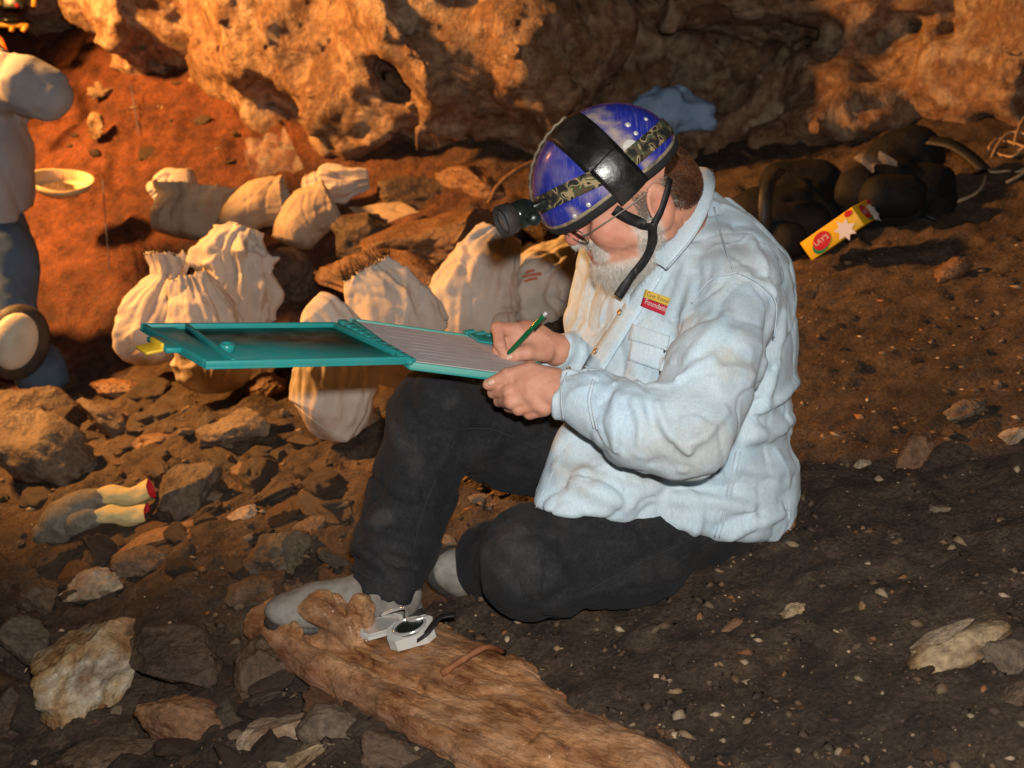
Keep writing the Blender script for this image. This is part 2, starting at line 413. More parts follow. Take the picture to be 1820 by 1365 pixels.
M['rock_boulder'] = mat('rock_boulder', [(0.06, 0.03, 0.015), (0.26, 0.13, 0.05), (0.36, 0.24, 0.12), (0.52, 0.44, 0.33), (0.2, 0.09, 0.03)], 7, 0.45, 0.9, 40, 0.5, detail=5, dirt=(0.09, 0.04, 0.018), dirt_scale=11, dirt_amt=0.8, bump2=(14, 0.7, 0.02)); grain(M['rock_boulder'], 90, .3)
# ------------------------------------------------------------------ the setting: cave floor and cave wall
def g_smooth(x, y):
    x = np.asarray(x, float); y = np.asarray(y, float)
    z = 0.25*(x-0.2) + 0.03*(y-2.3)
    z = z + 0.5*np.maximum(0, y-4.35)*(1-sstep(-0.3, 0.7, x))
    z = z - 0.10*sstep(1.2, 2.6, x)*(1-sstep(2.5, 3.5, y))
    return z
def ground_hit(px, py):
    R = ray(px, py); t0, t1 = 0.3, 12.0
    ts = np.linspace(t0, t1, 1200); z = CAMZ + R[2]*ts - g_smooth(R[0]*ts, R[1]*ts)
    i = int(np.argmax(z < 0)) if (z < 0).any() else len(ts)-1
    if i > 0: return float(ts[i-1] + (ts[i]-ts[i-1])*z[i-1]/(z[i-1]-z[i])) if z[i] < 0 else float(ts[i])
    return float(ts[i])
def gpt(px, py): return pt(px, py, ground_hit(px, py))

def g_full(X, Y):
    z = g_smooth(X, Y); P = np.stack([X, Y, np.zeros_like(X)], 1)
    left = 1-sstep(-0.55, 0.15, X-0.22*(Y-2.0)); far = sstep(2.6, 3.6, Y)
    rough = 0.35 + 0.65*np.maximum(left, far*0.5)
    # kept flat where things rest on it
    z = z + rough*(0.030*fbm(P*3.1, 3, 3) + 0.016*np.abs(fbm(P*9.0, 3, 11))) + 0.007*fbm(P*24, 3, 21) + 0.022*np.maximum(0, noise3(P*13, 25)-.25) + 0.016*np.maximum(0, noise3(P*31+3, 27)-.3) - 0.02*np.maximum(0, noise3(P*6, 29)-.5) + 0.004*fbm(P*80, 2, 31)
    return z
xs = np.concatenate([np.arange(-5, -2.4, 0.05), np.arange(-2.4, 2.2, 0.016), np.arange(2.2, 4.6, 0.05)])
ys = np.concatenate([np.arange(-1.0, 1.1, 0.05), np.arange(1.1, 3.4, 0.014), np.arange(3.4, 6.6, 0.024), np.arange(6.6, 9, 0.08)])
GX, GY = np.meshgrid(xs, ys, indexing='ij'); gx, gy = GX.ravel(), GY.ravel()
gz = g_full(gx, gy); I = np.arange(len(gx)).reshape(GX.shape)
GF = np.stack([I[:-1, :-1], I[1:, :-1], I[1:, 1:], I[:-1, 1:]], -1).reshape(-1, 4)
# soil colour: dark cave earth near, a redder tint over the dug slope at the back left
gP = np.stack([gx, gy, gz], 1); red_tint = np.clip((1-sstep(-1.0, 0.2, gx + 0.25*fbm(gP*1.5, 3, 5)))*sstep(3.6, 4.6, gy+0.4*fbm(gP*1.2, 3, 9)), 0, 1)
gcol = np.array([1.0, 1.0, 1.0])[None] * (1-red_tint[:, None]) + red_tint[:, None]*np.array([1.7, 0.82, 0.5])[None]
gcol = gcol*(1 + 0.35*fbm(gP*2.2, 3, 41))[:, None]
ground = add('ground', gP, GF, M['soil'], origin=(0, 0, 0), col=gcol, kind='structure')
def g_at(x, y): return float(g_full(np.array([x], float), np.array([y], float))[0])

# cave wall: overhanging masses of limestone melted together
def pe(px, py, d, wx, wz, wy):            # mass centred at a pixel and depth, half-sizes in metres
    k = 0.84
    return ell(pt(px, py, d*k), (wx*k, wy*k, wz*k))
masses = [pe(800, 10, 5.85, 0.60, 0.72, 0.65), pe(560, 30, 6.4, 0.55, 0.56, 0.7), pe(950, 70, 5.7, 0.33, 0.50, 0.6),
          pe(330, -25, 7.0, 0.64, 0.58, 0.7), pe(640, 140, 6.15, 0.30, 0.36, 0.5), pe(120, -90, 7.4, 0.85, 0.46, 0.6), pe(420, 50, 6.6, 0.26, 0.32, 0.5),
          pe(1540, 180, 5.9, 0.58, 0.26, 0.62), pe(1690, 110, 5.7, 0.4, 0.26, 0.6), pe(1380, 225, 5.95, 0.3, 0.14, 0.45), pe(1300, 262, 6.2, 0.6, 0.14, 0.5),
          pe(1300, -30, 6.3, 0.75, 0.26, 0.7), pe(1640, -20, 6.0, 0.8, 0.28, 0.7), pe(1850, 200, 5.6, 0.28, 0.42, 0.6), pe(1850, 20, 5.5, 0.4, 0.3, 0.6),
          pe(1090, 160, 6.6, 0.3, 0.5, 0.5), pe(2100, 60, 5.2, 0.9, 0.8, 0.7), pe(-300, 40, 7.6, 1.0, 0.8, 0.6)]
backwall = half((0, 6.5, 0), (0, -1, 0.1))
holes = [cap(pt(676, 92, 4.2), pt(690, 135, 4.95), 0.036, 0.045), cap(pt(690, 118, 4.2), pt(708, 155, 4.95), 0.03, 0.035),
         cap(pt(1035, 30, 4.3), pt(1010, 215, 4.7), 0.035, 0.03)]
cracks = [[(640, 150), (655, 200), (690, 235)], [(745, 60), (770, 105), (800, 130)], [(520, 130), (590, 150), (620, 190)], [(860, 60), (900, 100), (905, 160), (890, 210)],
          [(930, 130), (985, 128)], [(640, 175), (605, 215), (600, 265)], [(980, 20), (1000, 120), (995, 200)], [(430, 30), (470, 70), (520, 60), (510, 30)], [(760, 215), (830, 190), (870, 150)],
          [(700, 200), (715, 260), (760, 290)], [(1430, 150), (1480, 110), (1530, 95)], [(1600, 130), (1650, 165), (1720, 175)], [(250, 60), (330, 90), (390, 70)], [(340, 150), (400, 140)]]
masses.append(pe(1200, 110, 6.75, 0.8, 0.5, 0.5))
_wall0 = union(masses, 0.1)
def _wall1(P):
    d = np.minimum(_wall0(P), 9); d = smin(d, backwall(P), 0.3)
    for h in holes: d = smax(d, -h(P), 0.03)
    return d
_crk = [hits(_wall1, smoothpath(np.array(c, float), 12), 3.0, 8) for c in cracks]
def wall_f(P):
    d = _wall1(P); near = np.abs(d) < 0.22
    if near.any():
        Q = P[near]; n = 0.045*fbm(Q*2.2, 4, 61) + 0.022*fbm(Q*V3(5, 5, 7), 3, 71) + 0.008*fbm(Q*17, 3, 66) + 0.30*facets(Q, .42, 501) + 0.22*facets(Q+7, .17, 507) + 0.02*(1-np.abs(noise3(Q*4.5+3, 67)))**8
        for c in _crk: n = n + 0.016*np.exp(-(polyd(Q, c)/0.018)**2)
        d = d.copy(); d[near] += n
    return d
wv, wf = mesh_sdf(wall_f, (-4.4, 3.9, -0.5), (4.4, 6.8, 2.0), 0.028)
cave_wall = add('cave_wall', wv, wf, M['limestone'], origin=(0, 6, 0), kind='structure')

# small crumbs of stone, bone and root lying all over the earth
def crumbs(n, region, smin_, smax_, pal, name, seed):
    r = np.random.default_rng(seed); px = r.uniform(region[0], region[2], n); py = r.uniform(region[1], region[3], n)
    ms = []; cols = []
    base = np.array([[1, 0, 0], [-1, 0, 0], [0, 1, 0], [0, -1, 0], [0, 0, 1], [0, 0, -1]], float)
    F = [(0, 2, 4), (2, 1, 4), (1, 3, 4), (3, 0, 4), (2, 0, 5), (1, 2, 5), (3, 1, 5), (0, 3, 5)]
    V = []; FF = []
    pp = np.array([pt(a_, b_, ground_hit(a_, b_)) for a_, b_ in zip(px, py)]); zz = g_full(pp[:, 0], pp[:, 1])
    for i in range(n):
        p = pp[i]; s = smin_*(smax_/smin_)**(r.random()**2.2)
        v = base*r.uniform(0.6, 1.3, (6, 1))*V3(s*r.uniform(0.7, 2.2), s, s*0.6); a = r.uniform(0, 6.28); c, sn = math.cos(a), math.sin(a)
        v = v@np.array([[c, sn, 0], [-sn, c, 0], [0, 0, 1]]); z = zz[i]
        V.append(v + V3(p[0], p[1], z+s*0.15)); FF.append(np.array(F)+6*i); col = np.array(pal[r.integers(len(pal))])*r.uniform(0.6, 1.2); cols.append(np.tile(col, (6, 1)))
    o = add(name, np.concatenate(V), np.concatenate(FF), M['crumb'], origin=(0, 0, 0), col=np.concatenate(cols), kind='stuff', smooth=False)
    return o
PAL = [(0.16, 0.1, 0.055), (0.12, 0.07, 0.035), (0.2, 0.13, 0.07), (0.08, 0.05, 0.03), (0.25, 0.18, 0.11), (0.36, 0.26, 0.17), (0.2, 0.085, 0.03), (0.13, 0.08, 0.045), (0.1, 0.06, 0.035), (0.05, 0.03, 0.02), (0.08, 0.05, 0.03), (0.05, 0.03, 0.02)]
tag(crumbs(3600, (760, 420, 1900, 1420), 0.0012, 0.012, PAL, 'soil_crumbs', 5), 'light crumbs of stone and bone in the dark earth', 'crumbs')
tag(crumbs(1100, (-60, 690, 1000, 1420), 0.002, 0.013, PAL, 'stone_chips', 6), 'small stone chips strewn through the rubble', 'chips')

# ------------------------------------------------------------------ rocks
def ico(sub):
    bm = bmesh.new(); bmesh.ops.create_icosphere(bm, subdivisions=sub, radius=1); bm.verts.index_update()
    V = np.array([v.co[:] for v in bm.verts]); F = np.array([[v.index for v in f.verts] for f in bm.faces]); bm.free(); return V, F
ICO3, ICO4 = ico(4), ico(5)
def rock_mesh(seed, sub=4, cuts=11, rough=0.1, lo=0.5, hi=0.85):
    r = np.random.default_rng(seed); V, F = (ICO4 if sub >= 4 else ICO3); V = V.copy()
    for _ in range(cuts):
        n = nrm(r.normal(size=3)); c = r.uniform(lo, hi); ex = V@n - c; V = V - np.maximum(ex, 0)[:, None]*n*0.96
    off = r.uniform(0, 50, 3); N = V/np.linalg.norm(V, axis=1)[:, None]
    V = V + N*(rough*fbm(V*1.7+off, 4, seed % 97, 0.5) + 0.03*fbm(V*8+off, 3, 5))[:, None]
    V /= np.abs(V).max(0); return V, F
def rotm(ax, a):
    return np.array(Matrix.Rotation(a, 3, Vector(ax)))
CAMR, CAMU, CAMF = V3(1, 0, 0), V3(0, SP, CP), V3(0, CP, -SP)
def rock(cx, cy, w, h, ang, m, label, seed, flat=None, dd=0.0, depth=0.8, cuts=11, rough=0.1, name='rock', group=None, cat='rock', lo=0.5, hi=0.85, d=None, lift=0.0):
    """a rock that covers w x h photo pixels round (cx, cy), lying on the ground there"""
    dg = (ground_hit(cx, cy+0.28*h) if d is None else d) + dd; c = pt(cx, cy, dg); s = dg/FPX
    V, F = rock_mesh(seed, 4 if w > 60 else 3, cuts, rough, lo, hi); a = math.radians(ang)
    if flat is None:
        V = V*V3(w/2*s, depth*0.5*(w+h)/2*s, h/2*s); V = V@rotm((0, 1, 0), -a).T
        B = np.stack([CAMR, nrm(CAMF*V3(1, 1, 0.4)), nrm(CAMU)]); W = V@B
    else:                                           # a slab lying on the slope
        gn = nrm(V3(-0.25, -0.05, 1)); X = nrm(V3(1, 0, 0.25)); Y = np.cross(gn, X)
        V = V*V3(w/2*s, h/2*s/0.55, flat*s*w/2); V = V@rotm((0, 0, 1), -a).T; W = V@np.stack([X, Y, gn])
    W = W + c + V3(0, 0, lift); o = add(name, W, F, M[m], origin=c)
    return tag(o, label, cat, group)
# the rubble on the left, rock by rock
rock(155, 1185, 215, 245, 0, 'rock_boulder', 'large upright ochre boulder with a white patch in the left rubble', 131, cuts=9, rough=0.16, lo=0.42, hi=0.8)
rock(165, 1040, 130, 62, 22, 'rock_pale', 'pale jagged stone lying against the top of the ochre boulder', 102, cuts=16, rough=0.16)
rock(378, 1032, 104, 30, 6, 'rock_pale', 'thin pale sliver of stone in the left rubble', 103, rough=0.14)
rock(325, 1072, 66, 36, 0, 'rock_ochre', 'small yellowish angular stone below the pale sliver', 104, cuts=7, lo=0.4, hi=0.7)
rock(72, 800, 270, 150, -28, 'rock_grey', 'wide grey mud-caked boulder above the work gloves', 105, rough=0.14)
rock(62, 738, 200, 110, 0, 'rock_brown', 'dark rounded boulder in front of the kneeling person', 106, rough=0.08, lo=0.7, hi=0.95)
rock(330, 880, 130, 120, 0, 'rock_grey', 'squat brown-grey rock beside the glove cuffs', 107, cuts=9)
rock(200, 750, 150, 60, -25, 'rock_brown', 'flat dark stone sloping down behind the grey boulder', 108)
rock(430, 765, 160, 80, 4, 'rock_grey', 'square-edged grey block below the middle sandbags', 109, cuts=8, lo=0.45, hi=0.7)
rock(280, 790, 120, 46, 8, 'rock_rust', 'flat reddish stone left of the square grey block', 110)
rock(498, 985, 150, 84, 10, 'rock_grey', 'leaning grey-brown rock beside the jeans cuff', 111)
rock(470, 1060, 150, 70, 6, 'rock_brown', 'low dark stone behind the broken end of the bone slab', 112)
rock(300, 950, 190, 40, 16, 'rock_rust', 'long reddish ledge stone under the gloves', 113)
rock(60, 1060, 90, 90, 0, 'rock_brown', 'dark brown stone left of the pale jagged stone', 114)
rock(45, 1140, 80, 110, 70, 'rock_grey', 'grey slab standing on edge by the ochre boulder', 115)
rock(30, 1260, 130, 110, 0, 'rock_brown', 'muddy rounded stone below the ochre boulder', 116, rough=0.07)
rock(330, 1180, 230, 130, -10, 'rock_brown', 'broad dark mud-covered stone between ochre boulder and slab', 117)
rock(330, 1275, 200, 90, -18, 'rock_rust', 'brown angular stone with a bright chipped corner', 118)
rock(495, 1300, 200, 70, 16, 'rock_pale', 'pale sandy stone under the lower edge of the bone slab', 119)
rock(590, 1300, 130, 90, -14, 'rock_grey', 'smooth grey stone tucked under the bone slab', 120, cuts=7)
rock(520, 1355, 200, 60, 22, 'rock_ochre', 'mossy yellow-stained flat stone at the foot of the slab', 121)
rock(690, 1345, 190, 70, -20, 'rock_brown', 'dark brown stone below the middle of the bone slab', 122)
rock(180, 1345, 220, 70, 8, 'rock_brown', 'wide dark stone below the ochre boulder', 123)
rock(470, 1190, 110, 110, 80, 'rock_brown', 'dark upright stone under the blunt end of the slab', 124)
rock(560, 880, 130, 50, 20, 'rock_rust', 'reddish flat stone behind the shin of the jeans', 125)
rock(450, 850, 110, 60, -35, 'rock_rust', 'orange-brown shard tilted in the middle rubble', 126)
rock(560, 940, 90, 46, 15, 'rock_brown', 'small dark stone close behind the jeans leg', 127)
rock(640, 740, 80, 60, 0, 'rock_rust', 'reddish stone between sandbag and knee', 128)
rock(255, 1000, 120, 50, 0, 'rock_brown', 'dark lumpy stone above the thin pale sliver', 129)
rock(430, 925, 80, 44, 30, 'rock_pale', 'tan elongated stone near the squat grey rock', 130)
rock(215, 690, 110, 44, -10, 'rock_rust', 'reddish lump behind the flat dark stone', 131)
rock(480, 690, 90, 60, 10, 'rock_rust', 'orange-lit lump between two sandbags under the board', 132)
# rocks behind the sandbags
rock(775, 425, 290, 118, 14, 'rock_rust', 'large pointed red-brown slab behind the sandbags', 140, cuts=10, lo=0.45, hi=0.7, d=4.3)
rock(690, 500, 310, 130, -16, 'rock_rust', 'dark red boulder under the pointed slab', 141, d=4.2)
rock(640, 420, 110, 110, 60, 'rock_brown', 'dark boulder beside the folded tan sack', 142, d=4.45)
rock(740, 345, 220, 80, 0, 'rock_brown', 'low dark rock under the cave wall overhang', 143, d=4.8)
rock(850, 330, 160, 70, -10, 'rock_rust', 'reddish rock below the overhang near the curved root', 144, d=4.75)
rock(500, 500, 130, 130, 0, 'rock_brown', 'dark rock filling the gap behind the frayed sandbag', 145, d=4.4)
rock(980, 420, 180, 120, 0, 'rock_brown', 'shadowed dark rock behind the helmet lamp', 146, d=4.4)
rock(1210, 265, 240, 120, 10, 'rock_brown', 'dark earth-covered rock under the blue cloth', 147, d=5.2)
rock(380, 195, 90, 60, 0, 'rock_rust', 'red rubble block under the bright wall', 150, d=5.75)
rock(325, 208, 64, 50, 0, 'rock_ochre', 'rounded orange stone on the dug slope', 151, d=5.7)
rock(430, 150, 76, 70, 30, 'rock_rust', 'broken stone wedged under the bright wall', 152, d=5.75)
rock(440, 215, 90, 60, -20, 'rock_brown', 'dark stone beside the clear plastic', 153, d=5.55)
rock(480, 190, 120, 70, 20, 'rock_rust', 'red-brown stone tucked beneath the boulder bulge', 154, d=5.6)
rock(250, 238, 100, 26, 4, 'rock_ochre', 'long flat stone at the string on the dug slope', 155, d=5.5)
rock(290, 205, 24, 46, 0, 'rock_pale', 'small pale upright stone on the dug slope', 156, d=5.55)
rock(170, 225, 34, 54, 10, 'rock_ochre', 'small yellowish stone standing on the dug slope', 157, d=5.4)
rock(415, 250, 60, 40, 0, 'rock_rust', 'little reddish stone below the dark stone', 158, d=5.4)
# the right-hand slope
rock(1706, 1150, 205, 74, 28, 'rock_ochre', 'long split tan stone with a raised rib on dark earth', 160, rough=0.1, lo=0.6)
rock(1665, 1135, 150, 20, 31, 'rock_pale', 'thin pale rib of stone along the split tan stone', 166, rough=0.05, dd=-0.03)
rock(1790, 1165, 110, 76, 6, 'rock_grey', 'rounded grey-brown stone touching the split tan stone', 161)
rock(1708, 730, 104, 38, 12, 'rock_grey', 'club-shaped grey stone half sunk in the slope', 162, rough=0.16)
rock(1620, 800, 92, 58, 42, 'rock_rust', 'oval reddish stone half sunk in the slope', 163)
rock(1805, 772, 66, 24, 24, 'rock_pale', 'thin pale stone high on the dark slope', 164)
rock(1690, 478, 80, 44, 20, 'rock_rust', 'smooth reddish cobble below the black backpack', 165)
rock(1532, 825, 34, 20, 25, 'rock_pale', 'little pale chip beside the oval reddish stone', 167)
rock(1412, 1083, 62, 26, 24, 'rock_ochre', 'crumbly yellow-tan lump on dark earth', 168, rough=0.3)
rock(1533, 1078, 14, 18, 0, 'rock_ochre', 'tiny yellow pebble near the crumbly lump', 169)
rock(1300, 1112, 52, 12, 34, 'rock_rust', 'short orange-brown twig-like shard', 170)
rock(1706, 1226, 40, 18, 8, 'rock_rust', 'small bright rust flake below the split tan stone', 171)
rock(1400, 930, 44, 20, 30, 'rock_rust', 'small brown crust of stone by the shirt hem', 172)
rock(1820, 1230, 90, 60, 0, 'rock_brown', 'brown lump below the rounded grey-brown stone', 173)
rock(1670, 905, 40, 18, 10, 'rock_grey', 'small grey pebble on the bare slope', 175)
rock(1190, 1305, 50, 26, 0, 'rock_rust', 'dull red clod at the tail of the bone slab', 176, rough=0.3)

# smaller rubble nobody can tell apart but by place
proto = []
for k in range(10):
    V, F = rock_mesh(900+k, 3, 10, 0.14); proto.append(mk_mesh('stone', V, F))
rr = np.random.default_rng(77); mats = ['rock_brown', 'rock_brown', 'rock_grey', 'rock_rust', 'rock_brown', 'rock_pale']
pm = {}
LANDMARKS = [(155, 1185, 'loose around the ochre boulder'), (170, 900, 'close to the work gloves'), (378, 1032, 'by the thin pale sliver'), (430, 765, 'by the square grey block'), (72, 800, 'against the wide grey boulder'), (600, 1300, 'beside the lower slab edge'),
             (660, 960, 'behind the jeans shin'), (560, 790, 'under the plump sandbag'), (330, 880, 'near the squat brown-grey rock'), (330, 1180, 'near the broad mud-covered stone'), (280, 720, 'below the row of sandbags'), (480, 1040, 'behind the blunt slab end'), (60, 1330, 'below the muddy rounded stone')]
def small_stone(px, py, w, label, group, dd=0.0, seed=0):
    k = int(rr.integers(10)); mt = mats[int(rr.integers(len(mats)))]
    if mt == 'rock_pale' and w > 40: mt = 'rock_brown'
    key = (k, mt)
    if key not in pm:
        me = proto[k].copy(); me.name = 'stone'; me.materials.append(M[mt]); pm[key] = me
    if group == 'stones on the bare slope' and px < 1430 and py < 1120: px = px + 390
    d = ground_hit(px, py)+dd; s = w/2*d/FPX; o = bpy.data.objects.new('stone', pm[key]); COL.objects.link(o); p = pt(px, py, d)
    o.location = (p[0], p[1], g_at(p[0], p[1])+s*0.15); o.rotation_euler = (rr.normal()*0.3, -0.2+rr.normal()*0.3, rr.uniform(0, 6.28))
    o.scale = (s*rr.uniform(0.9, 1.6), s*rr.uniform(0.7, 1.1), s*rr.uniform(0.35, 0.75))
    tone = {'rock_brown': 'dark brown', 'rock_grey': 'grey-brown', 'rock_rust': 'reddish', 'rock_pale': 'pale'}[mt]; size = 'little' if w < 28 else 'fist-sized' if w < 48 else 'chunky'
    near = min(LANDMARKS, key=lambda q: (q[0]-px)**2+(q[1]-py)**2)[2] if label is None else label
    return tag(o, '%s %s stone %s' % (size, tone, near), 'stone', group)
n = 0
while n < 230:
    px, py = rr.uniform(-40, 780), rr.uniform(690, 1380)
    if px > 560 + (py-690)*0.32 and py < 1150: continue
    if py > 1120 and px > 420 + (py-1120)*1.6: continue
    small_stone(px, py, 18+72*rr.random()**1.8, None, 'loose rubble stones'); n += 1
for _ in range(26): small_stone(rr.uniform(500, 1000), rr.uniform(330, 640), 20+50*rr.random()**2, 'between the sandbags and the wall', 'stones behind the sandbags')
for _ in range(22): small_stone(rr.uniform(110, 520), rr.uniform(130, 300), 10+26*rr.random()**2, 'stuck in the red dug slope', 'stones on the dug slope')
for _ in range(70): small_stone(rr.uniform(1040, 1830), rr.uniform(1130, 1360) if rr.random() < .4 else rr.uniform(450, 1350), 8+26*rr.random()**2.5, 'scattered on the bare dark slope', 'stones on the bare slope')
for px, py, w in ((800, 960, 30), (850, 890, 34), (880, 860, 24), (775, 1075, 26), (765, 1010, 22), (900, 890, 28), (820, 1080, 20)):
    small_stone(px, py, w, 'in the earth between the two legs', 'stones between the legs')
# ------------------------------------------------------------------ the man writing: joints from photo pixels and depths
M['denim'] = mat('denim_shirt', [(0.40, 0.53, 0.63), (0.52, 0.63, 0.70), (0.46, 0.58, 0.665)], 7, 0.9, 0.25, 240, 0.15, dist=0.003, col='mul', rough_var=0.05, sheen=0.15)
weave(M['denim'], 260, 0.25); grain(M['denim'], 330, 0.1, (1, 1, .35))
M['denim_seam'] = mat('denim_seam', [(0.36, 0.46, 0.55), (0.55, 0.6, 0.62)], 60, 0.9, 0.3, 300, 0.1, dist=0.002)
M['jeans'] = mat('black_jeans', [(0.008, 0.0085, 0.0105), (0.015, 0.0155, 0.018), (0.011, 0.0115, 0.0135)], 9, 0.85, 0.3, 300, 0.25, dist=0.002, dirt=(0.06, 0.052, 0.042), dirt_scale=7, dirt_amt=0.28, col='mul', sheen=0.03)
weave(M['jeans'], 300, 0.2); grain(M['jeans'], 330, 0.3, (1, 1, .4))
M['jeans_seam'] = mat('jeans_seam', [(0.018, 0.018, 0.02), (0.035, 0.035, 0.035)], 80, 0.85)
M['skin'] = mat('skin', [(0.92, 0.9, 0.88), (1, 1, 1), (0.95, 0.88, 0.85)], 45, 0.55, 0.35, 300, 0.35, col='mul', sss=0.1, dist=0.0015, rough_var=0.08)
M['hair'] = mat('curly_hair', [(0.035, 0.011, 0.004), (0.13, 0.045, 0.014), (0.06, 0.021, 0.008)], 40, 0.45, 0, spec=0.5)
M['hair_grey'] = mat('grey_hair', [(0.22, 0.17, 0.13), (0.42, 0.37, 0.31)], 60, 0.5, 0)
M['beard'] = mat('beard', [(0.5, 0.43, 0.35), (0.75, 0.71, 0.65), (0.64, 0.59, 0.52)], 70, 0.55, 0, spec=0.3)
M['black_strap'] = mat('black_webbing', [(0.008, 0.008, 0.008), (0.016, 0.015, 0.014)], 40, 0.6, 0.3, 300, dist=0.002)
M['red_cloth'] = mat('red_cloth', [(0.25, 0.02, 0.035), (0.32, 0.03, 0.05)], 30, 0.9, 0.2, 200)
M['shoe'] = mat('grey_suede', [(0.17, 0.16, 0.14), (0.26, 0.24, 0.21), (0.2, 0.18, 0.155)], 25, 0.85, 0.3, 180, 0.2, dirt=(0.1, 0.065, 0.04), dirt_scale=14, dirt_amt=0.6, dist=0.003)
M['rubber'] = mat('dark_rubber', [(0.02, 0.02, 0.02), (0.045, 0.04, 0.035)], 30, 0.6, 0.2, 100, dirt=(0.07, 0.045, 0.03), dirt_scale=20)
M['brass'] = mat('button', [(0.3, 0.24, 0.17), (0.42, 0.36, 0.28)], 40, 0.35, 0, metal=0.7)
M['white_thread'] = mat('white_thread', [(0.6, 0.6, 0.58), (0.5, 0.5, 0.48)], 60, 0.8)

person = thing('person', 'bearded person in faded denim shirt and black jeans sitting and writing', 'person', (0.25, 2.25, g_at(0.25, 2.25)))

TY = math.radians(30)
TF, TL, TU = V3(-math.cos(TY), -math.sin(TY), 0), V3(math.sin(TY), -math.cos(TY), 0), V3(0, 0, 1)
TM = np.stack([TF, TL, TU])
# torso under the shirt
lean = rotm(tuple(TL), math.radians(12)); TM2 = TM@lean.T
torso = [ell(pt(1205, 750, 2.40), (0.212, 0.205, 0.20), TM2), ell(pt(1192, 868, 2.42), (0.228, 0.205, 0.125), TM),
         ell(pt(1222, 600, 2.385), (0.195, 0.215, 0.20), TM2), cap(pt(1300, 505, 2.24), pt(1100, 478, 2.50), 0.083, 0.08),
         cap(pt(1228, 385, 2.37), pt(1292, 500, 2.43), 0.055, 0.125), ell(pt(1318, 885, 2.40), (0.085, 0.1, 0.09)), ell(pt(1225, 470, 2.37), (0.11, 0.15, 0.09), TM2)]
armL = chain([pt(1308, 520, 2.19), pt(1272, 650, 2.10), pt(1222, 772, 2.04), pt(1125, 752, 2.055), pt(1052, 716, 2.09)], [0.083, 0.077, 0.073, 0.062, 0.05])
cuffL = chain([pt(1052, 716, 2.09), pt(1004, 702, 2.12)], [0.047, 0.043])
armR = chain([pt(1092, 490, 2.50), pt(1072, 570, 2.50), pt(1075, 690, 2.50), pt(1020, 640, 2.38)], [0.078, 0.07, 0.062, 0.046])
cuffR = chain([pt(1020, 640, 2.38), pt(985, 622, 2.34)], [0.043, 0.04])
_t = union(torso, 0.09); _al = union(armL, 0.03); _ar = union(armR, 0.03); _cl = union(cuffL, 0.01); _cr = union(cuffR, 0.01)
hemA, hemB, hemC = pt(936, 905, 2.23), pt(1150, 943, 2.20), pt(1345, 966, 2.36)
hn = np.cross(hemB-hemA, hemC-hemA); hn = nrm(hn if hn[2] < 0 else -hn)
hem = half(hemB, hn)                                   # positive below the hem
cutL = half(pt(1004, 702, 2.12), pt(1004, 702, 2.12)-pt(1052, 716, 2.09)); cutR = half(pt(985, 622, 2.34), pt(985, 622, 2.34)-pt(1020, 640, 2.38))
neckcut = half(pt(1212, 398, 2.36), nrm(-0.55*TF*0 + V3(-0.35, -0.15, 0.8)))
def shirt0(P):
    t = smax(_t(P), hem(P), 0.02)
    # flared front tail of the shirt hanging over the thigh
    t = smin(t, tail(P), 0.05)
    d = smin(t, _ar(P), 0.03); d = smin(d, _al(P), 0.028)
    c = smin(smax(_cl(P), cutL(P), 0.006), smax(_cr(P), cutR(P), 0.006), 0.005)
    return smin(d, c, 0.012)
_tl = union([cap(pt(1040, 770, 2.26), pt(1003, 905, 2.24), 0.05, 0.062), ell(pt(1110, 880, 2.24), (0.13, 0.06, 0.085), TM)], 0.05)
tail = lambda P: smax(_tl(P), hem(P), 0.015)
